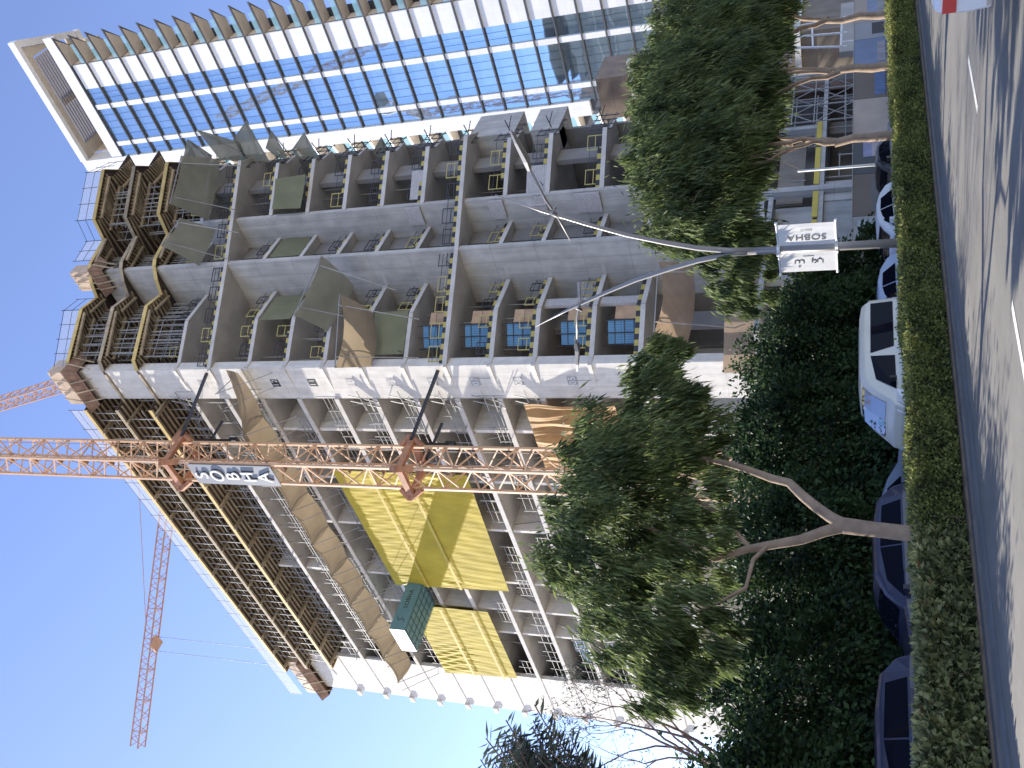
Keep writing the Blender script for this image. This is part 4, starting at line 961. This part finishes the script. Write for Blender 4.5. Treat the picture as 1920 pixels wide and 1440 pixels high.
# left Y tree
tree('smooth Y shaped trunk with a loose drooping crown, left of the van', (26.2, -34.21, 0),
     [([(0, 0, 0), (0, .0, 1.1), (0, .06, 1.7), (0, .12, 2.25)], [.17, .16, .155, .17]),
      ([(0, .12, 2.2), (0, .32, 2.5), (0, .57, 2.78), (0, .85, 3.05), (0, 1.19, 3.33), (0, 1.3, 3.7), (0, 1.54, 4.23), (0, 1.7, 4.7), (0, 1.82, 5.18)], [.13, .115, .11, .105, .095, .09, .08, .07, .06]),
      ([(0, .12, 2.2), (0, -.05, 2.6), (0, -.29, 3.05), (0, -.45, 3.6), (0, -.59, 4.06), (-.1, -.8, 4.67), (0, -.5, 5.4)], [.13, .11, .10, .09, .08, .07, .05]),
      ([(0, -.4, 3.6), (.1, -.9, 3.9), (0, -1.5, 4.0), (0, -1.9, 4.5)], [.05, .045, .04, .03]), ([(0, -.55, 4.0), (0, .3, 4.7), (0, .7, 5.3)], [.05, .045, .035])],
     [(0, 1.0, 6.8, 2.3, 1.9, 1.5), (0, 3.3, 6.5, 1.7, 1.5, .95), (.1, 4.6, 6.5, 1.2, .9, .6), (0, -.9, 6.9, 2.2, 1.6, 1.4), (0, -2.3, 5.8, 1.7, 1.3, 1.2), (.2, -2.5, 4.7, 1.4, .8, .6), (0, -3.3, 5.6, 1.3, .9, .9), (0, -.4, 5.1, 1.6, 1.2, .6), (0, 2.6, 5.5, 1.6, 1.2, .7), (0, .7, 8.1, 1.0, 1.2, .5)], 46000, None, .26, .045, 1.5, LEAF, name='drooping_tree', group=G)
# dense dark trees behind the parked cars
DT = [((10, -37.5), 7.6, 3.4, 'unseen dark evergreen added for shade beyond the bare tree'), ((9.5, -43.5), 8.2, 3.6, 'tallest dark evergreen, unseen, added for shade past the left edge'), ((16.5, -15.5), 5.2, 2.6, 'rounded dark evergreen nearest the banners, behind the blue car'), ((17, -19.3), 6.6, 3.0, 'tall dark evergreen directly above the rear of the van'), ((17, -23.8), 6.9, 3.0, 'dense dark evergreen above the front of the van'), ((17, -28.4), 6.7, 3.0, 'dense dark evergreen behind the Y shaped trunk'), ((17, -33.0), 6.6, 3.1, 'dense dark evergreen in front of the bare branches'), ((18, -38.0), 6.9, 3.2, 'dense dark evergreen at the left edge')]  # first two stand out of view, added to shade the left end
for i, ((x, yv), h, r_, lab) in enumerate(DT):
    tree(lab, (x, yv, 0), [(wob((0, 0, 0), (0, 0, 2.0), 3, .04), [.2, .18, .16, .14])],
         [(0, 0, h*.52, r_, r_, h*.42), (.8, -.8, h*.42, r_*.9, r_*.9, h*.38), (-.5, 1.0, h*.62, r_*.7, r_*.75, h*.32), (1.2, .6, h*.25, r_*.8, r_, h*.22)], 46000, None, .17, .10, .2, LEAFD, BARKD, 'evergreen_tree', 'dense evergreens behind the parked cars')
# bare tree at the left
bt = thing('bare_tree', 'bare reddish branched tree with only a few leaf tufts against the sky', 'tree', (14.5, -35.1, 0))
mb = MB(); ends = []
random.seed(21)
for d in ((0, .55, 1.0), (.1, .9, 1.0), (0, .25, 1), (-.2, .75, .8), (.1, 1.3, .9)):
    branchy(mb, (0, .0, 4.4), d, 2.9, .10, 3, ends, .38, .3, .3, 5)
mb.tube([(0, -.2, 0), (0, -.1, 2.4), (0, 0, 4.6)], [.22, .18, .15], 9); mb.build('trunk', M('bark_red', (.24, .135, .10), .9, .25, 4), bt, smooth=True)
P_ = np.array([e for e in ends if random.random() < .55]); P_ = np.repeat(P_, 55, axis=0)+rng.normal(0, .24, (len(P_)*55, 3))
leafmesh(P_, rng.normal(0, .3, P_.shape), .16, .03, 'leaf_tuft', LEAFG, bt, .4)
random.seed(9)
# feathery foliage at the far left: fronds of small leaflets
ft = thing('feather_leaf_tree', 'dark feathery leaved tree poking in at the lower left sky', 'tree', (27, -43.5, 0))
mb = MB(); mb.tube([(0, 0, 0), (0, .6, 2.5), (0, 1.6, 4.4), (0, 2.6, 5.6)], [.14, .12, .09, .06], 8); pp = []; dd_ = []
FRD = [((0, 2.6, 5.6), (0, 3.1+.28*i+random.gauss(0, .3), 6.1+random.random()*1.9)) for i in range(5)]
for i in range(85):
    a = Vector((random.gauss(0, .35), 1.9+random.random()*1.3, 5.3+random.random()*1.2)); up_ = Vector((random.gauss(0, .35), .15+.55*random.random(), .9)).normalized(); Lf = 1.0+.9*random.random()
    axis = [a+up_*Lf*t+Vector((0, .22*t*t, -.15*t*t)) for t in np.linspace(0, 1, 7)]
    mb.tube(axis, [.012]*7, 4, caps=False)
    for j in range(40):
        t = j/40; q = a+up_*Lf*t+Vector((0, .22*t*t, -.15*t*t)); sd = up_.cross(Vector((1, random.gauss(0, .5), .2))).normalized()*(1 if j % 2 else -1)
        pp.append(q); dd_.append(sd+up_*.5)
mb.build('trunk', BARKD, ft); leafmesh(np.array(pp), np.array(dd_), .26, .05, 'frond', LEAFG, ft, .05, .12)
# ------------------------------------------------------------------ hedge
hg = thing('clipped_hedge', 'long clipped green hedge along the kerb with sunlit top', 'hedge')
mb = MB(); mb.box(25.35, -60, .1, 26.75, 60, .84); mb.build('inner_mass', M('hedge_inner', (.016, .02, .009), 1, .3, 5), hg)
n = 150000
yv = -46+rng.random(n)**1.55*75; side = rng.random(n)
hx = np.where(side < .62, 26.83+rng.normal(0, .05, n), 25.35+rng.random(n)*1.5); hz = np.where(side < .62, .12+rng.random(n)**.9*.82, .93+rng.normal(0, .035, n))
hx += .06*np.sin(yv*1.7)+.05*np.sin(yv*.6+1); hz += np.where(side < .62, 0, .035*np.sin(yv*1.1)+.03*np.sin(yv*2.9))
P_ = np.stack([hx, yv, hz], 1); D_ = np.where((side < .62)[:, None], np.array([[.8, 0, .3]]), np.array([[.1, 0, .9]]))
HL = leaf_mat('hedge_leaf', (.05, .06, .025), (.36, .38, .11), .35, 1.8)
near = yv < -34.5
leafmesh(P_[~near], D_[~near], .075, .05, 'foliage', HL, hg, .1, .55)
k = rng.random(near.sum()) < .62
leafmesh(P_[near][k], D_[near][k], .13, .085, 'foliage', leaf_mat('hedge_leaf_big', (.035, .05, .02), (.42, .42, .18), .35, 3.5), hg, .1, .6)
fl = near & (hz > .8) & (rng.random(n) < .035); leafmesh(P_[fl], D_[fl], .07, .05, 'red_leaf', M('red_leaf', (.35, .04, .03), .6, 0, trans=.3), hg, .1, .5)
mb = MB()
for i in range(60):
    y0 = -42+i*.9+random.random()*.5; mb.tube([(26.7, y0, .08), (26.82, y0+random.gauss(0, .06), .3), (26.75, y0+random.gauss(0, .1), .55)], .012, 5)
mb.build('stem', BARKD, hg)

# ------------------------------------------------------------------ vehicles
def car(name, lab, cat, x, y, heading, col, prof, W, group=None, lights=True):
    """prof: list of (s, z_bottom, z_belt, z_roof, w_belt, w_roof); s along car from rear (0) to front"""
    t = thing(name, lab, cat, (x, y, 0), heading, group)
    paint = M('paint_%s' % cat+'%d%d%d' % tuple(int(c*99) for c in col), col, .35, .02, 1, coat=.35)
    mb = MB(); rows = []
    for (s, zb, zl, zr, wb, wr) in prof:
        rows.append([(s, -W/2*.97*wb, zb), (s, -W/2*wb, (zb+zl)/2), (s, -W/2*.97*wb, zl), (s, -W/2*wr, (zl*.12+zr*.88)), (s, -W/2*wr*.82, zr), (s, 0, zr+.03), (s, W/2*wr*.82, zr), (s, W/2*wr, zl*.12+zr*.88), (s, W/2*.97*wb, zl), (s, W/2*wb, (zb+zl)/2), (s, W/2*.97*wb, zb)])
    vs = [p for r_ in rows for p in r_]; m_ = 11
    fs = [(i*m_+j, (i+1)*m_+j, (i+1)*m_+(j+1) % m_, i*m_+(j+1) % m_) for i in range(len(rows)-1) for j in range(m_)]
    fs += [tuple(range(m_-1, -1, -1)), tuple((len(rows)-1)*m_+j for j in range(m_))]
    mb.add(vs, fs); body = mb.build('body', paint, t, smooth=False)
    bv = body.modifiers.new('b', 'BEVEL'); bv.width = .035; bv.segments = 2; bv.limit_method = 'ANGLE'; bv.angle_limit = rad(18)
    def at(s):
        for i in range(len(prof)-1):
            a, b = prof[i], prof[i+1]
            if a[0] <= s <= b[0]:
                f = (s-a[0])/(b[0]-a[0]+1e-9); return [a[j]+(b[j]-a[j])*f for j in range(6)]
        return list(prof[-1])
    def side_pt(s, f, sg, off=.012):   # f 0 belt, 1 near roof
        _, zb, zl, zr, wb, wr = at(s); z = zl+(zr*.88+zl*.12-zl)*f; w_ = W/2*(.97*wb+(wr-.97*wb)*f)
        return (s, sg*(w_+off), z)
    return t, body, side_pt, at
def sidewin(t, sp, quads, name='side_window'):
    for sg in (-1, 1):
        for q in quads:
            mb = MB(); vs = [sp(s, f, sg) for s, f in q]; mb.add(vs, [tuple(range(len(vs)))] if sg < 0 else [tuple(range(len(vs)-1, -1, -1))]); mb.build(name, CARGLASS, t)
def endwin(t, s0, z0, w0, s1, z1, w1, name, off=.02, mat=None):
    mb = MB(); mb.add([(s0, -w0, z0), (s0, w0, z0), (s1, w1, z1), (s1, -w1, z1)], [(0, 1, 2, 3)]); return mb.build(name, mat or CARGLASS, t)
def wheels(t, W, ss, r=.31):
    for s in ss:
        for sg in (-1, 1):
            mb = MB(); mb.tube([(s, sg*(W/2-.19), r), (s, sg*(W/2+.01), r)], r, 20); wl = mb.build('wheel', BLACK, t)
            mb = MB(); mb.tube([(s, sg*(W/2+.005), r), (s, sg*(W/2+.02), r)], r*.6, 16); mb.build('rim', STEEL, wl)
# van (front towards -y)
HEAD = rad(-90)
def scr(t, at, W, s0, s1, name, off=.022, n=6, f=.95):
    mb = MB(); vs = []
    for i in range(n+1):
        s = s0+(s1-s0)*i/n; q = at(s); wr = q[5]; zr = q[3]
        for fy in (-.82*f, -.4, 0, .4, .82*f): vs.append((s, W/2*wr*fy, zr+.03*(1-abs(fy)/.82)+off))
    mb.add(vs, [(i*5+j, (i+1)*5+j, (i+1)*5+j+1, i*5+j+1) for i in range(n) for j in range(4)]); return mb.build(name, SCREEN if W < 1.75 else CARGLASS, t)
vprof = [(0, .45, 1.02, 1.80, .96, .82), (.12, .35, 1.02, 1.93, 1, .86), (.6, .35, 1.02, 1.97, 1, .87), (2.75, .35, 1.02, 1.97, 1, .87), (3.1, .35, 1.03, 1.94, 1, .86), (3.35, .35, 1.04, 1.84, 1, .85), (3.6, .35, 1.08, 1.66, 1, .87), (3.84, .38, 1.14, 1.40, .99, .92), (3.95, .38, 1.14, 1.28, .98, .94), (4.12, .4, 1.08, 1.17, .95, .92), (4.2, .45, .85, .95, .9, .86)]
van, body, sp, at_ = car('van', 'cream panel passenger van parked behind the hedge facing left', 'van', 23.75, -24.85, HEAD, (.62, .60, .52), vprof, 1.70)
sidewin(van, sp, [[(.16, .14), (2.0, .14), (2.2, .82), (.16, .84)], [(2.36, .12), (3.62, .05), (3.2, .72), (2.32, .82)]])
scr(van, at_, 1.70, 3.27, 3.9, 'windscreen'); endwin(van, -.012, 1.15, .7, .05, 1.7, .62, 'rear_window')
mb = MB(); mb.add([(3.84, -.25, 1.36), (3.84, -.02, 1.36), (3.74, -.02, 1.5), (3.74, -.25, 1.5)], [(0, 1, 2, 3)]); 
for v_ in range(4): mb.v[v_] = (mb.v[v_][0]+.05, mb.v[v_][1], mb.v[v_][2]+.03)
mb.build('sticker', M('pale_blue_sticker', (.35, .6, .75), .5, 0), van)
for sg in (-1, 1):
    mb = MB(); mb.add([(3.66, sg*.868, 1.12), (4.02, sg*.85, 1.13), (4.2, sg*.80, .90), (3.74, sg*.875, .86), (4.17, sg*.6, 1.12), (4.235, sg*.55, .88)], [(0, 1, 2, 3), (1, 4, 5, 2)]); mb.build('headlight', clear_glass('lens', (.8, .82, .85), .85) if sg < 0 else bpy.data.materials['lens'], van)
    mb = MB(); mb.box(3.3, .87 if sg > 0 else -.99, 1.1, 3.38, .99 if sg > 0 else -.87, 1.26); mb.build('wing_mirror', BLACK, van)
    mb = MB(); mb.box(2.2, sg*.85-.03, .94, 2.34, sg*.85+.03, .98); mb.build('door_handle', BLACK, van)
wheels(van, 1.7, (.8, 3.3), .33)
# sedans and SUVs: prof templates
sedan = [(0, .4, .85, .9, .86, .8), (.1, .3, .9, .98, .95, .86), (.75, .28, .93, 1.03, 1, .84), (1.25, .28, .93, 1.32, 1, .72), (1.7, .28, .92, 1.43, 1, .70), (2.6, .28, .92, 1.44, 1, .70), (3.1, .28, .92, 1.25, 1, .74), (3.55, .28, .92, .98, 1, .86), (4.4, .28, .80, .86, .95, .85), (4.6, .35, .62, .66, .85, .8)]
suv = [(0, .45, .95, 1.05, .9, .8), (.1, .35, 1.0, 1.3, .97, .8), (.45, .33, 1.02, 1.60, 1, .76), (1.2, .33, 1.02, 1.68, 1, .75), (2.6, .33, 1.02, 1.66, 1, .75), (3.15, .33, 1.02, 1.45, 1, .77), (3.6, .33, 1.04, 1.08, 1, .86), (4.5, .35, .92, .98, .95, .85), (4.7, .4, .7, .75, .86, .8)]
hatch = [(0, .4, .9, 1.0, .9, .8), (.1, .3, .92, 1.2, .97, .78), (.45, .28, .92, 1.38, 1, .72), (1.0, .28, .92, 1.46, 1, .71), (1.9, .28, .92, 1.44, 1, .71), (2.5, .28, .92, 1.25, 1, .74), (3.0, .28, .93, 1.0, 1, .84), (3.7, .28, .82, .88, .95, .85), (3.9, .35, .62, .66, .85, .8)]
WINS = {'sedan': ([[(1.35, .1), (2.15, .1), (2.15, .9), (1.65, .88)], [(2.2, .1), (3.3, .1), (2.75, .85), (2.2, .9)]], (3.5, 1.0, .68, 2.72, 1.40, .56), (.82, 1.05, .66, 1.5, 1.38, .55)),
        'suv': ([[(.6, .1), (1.9, .1), (1.9, .9), (.7, .88)], [(1.95, .1), (3.35, .1), (2.85, .8), (1.95, .9)]], (3.58, 1.1, .7, 2.9, 1.56, .6), (.10, 1.12, .66, .35, 1.5, .6)),
        'hatch': ([[(.6, .1), (1.5, .1), (1.5, .9), (.85, .88)], [(1.55, .1), (2.75, .1), (2.2, .85), (1.55, .9)]], (2.95, 1.03, .66, 2.15, 1.38, .56), (.08, 1.05, .62, .4, 1.35, .55))}
PR = {'sedan': sedan, 'suv': suv, 'hatch': hatch}
def std_car(kind, name, lab, cat, x, y, heading, col, W=1.8, scale=1.0):
    t, body, sp, at = car(name, lab, cat, x, y, heading, col, PR[kind], W, 'cars parked behind the hedge')
    q, wf, wr = WINS[kind]; sidewin(t, sp, q)
    scr(t, at, W, wf[3]+.04, wf[0]-.06, 'windscreen'); scr(t, at, W, wr[0]+.04, wr[3]-.05, 'rear_window')
    L_ = PR[kind][-1][0]
    wheels(t, W, (.8, L_-.85), .31)
    for sg in (-1, 1):
        mb = MB(); mb.box(L_-.22, sg*W*.36-.16, .62, L_-.1, sg*W*.36+.16, .76); mb.build('headlight', bpy.data.materials['lens'], t)
        mb = MB(); mb.box(-.02, sg*W*.36-.14, .72, .1, sg*W*.36+.14, .88); mb.build('tail_light', M('red_lens', (.55, .02, .02), .3, 0, coat=.5), t)
        mb = MB(); s_m = wf[0]-.35; mb.box(s_m-.06, (W/2-.02) if sg > 0 else -W/2-.16, .95, s_m+.06, W/2+.16 if sg > 0 else -W/2+.02, 1.08); mb.build('wing_mirror', MATS['paint_%s' % cat+'%d%d%d' % tuple(int(c*99) for c in col)], t)
    return t
std_car('hatch', 'parked_car', 'small pale blue hatchback seen past the hedge right of the van', 'car', 22.4, -20.9, HEAD, (.42, .50, .66))
#CARS
std_car('hatch', 'parked_car', 'white hatchback whose curved roof shows right of the street light', 'car', 22.5, -16.9, HEAD, (.70, .74, .80))
std_car('sedan', 'parked_car', 'black sedan with a cream roof reflection beside the white hatchback', 'car', 21.9, -11.6, HEAD, (.03, .03, .035))
std_car('sedan', 'parked_car', 'grey sedan whose bonnet shows left of the van nose', 'car', 20.6, -27.2, HEAD, (.20, .24, .30))
std_car('suv', 'parked_car', 'dark blue off road car behind the Y shaped trunk', 'car', 22.3, -30.2, HEAD, (.018, .02, .05))
std_car('suv', 'parked_car', 'very dark blue off road car at the left end of the hedge', 'car', 22.3, -34.9, HEAD, (.012, .016, .045))
t = std_car('sedan', 'moving_car', 'white car driving off at the right edge showing a red tail light', 'car', 36.95, -33.75, rad(90), (.78, .76, .74)); del t['group']
# ------------------------------------------------------------------ off-camera neighbours that the tower glass mirrors
#MIRROR
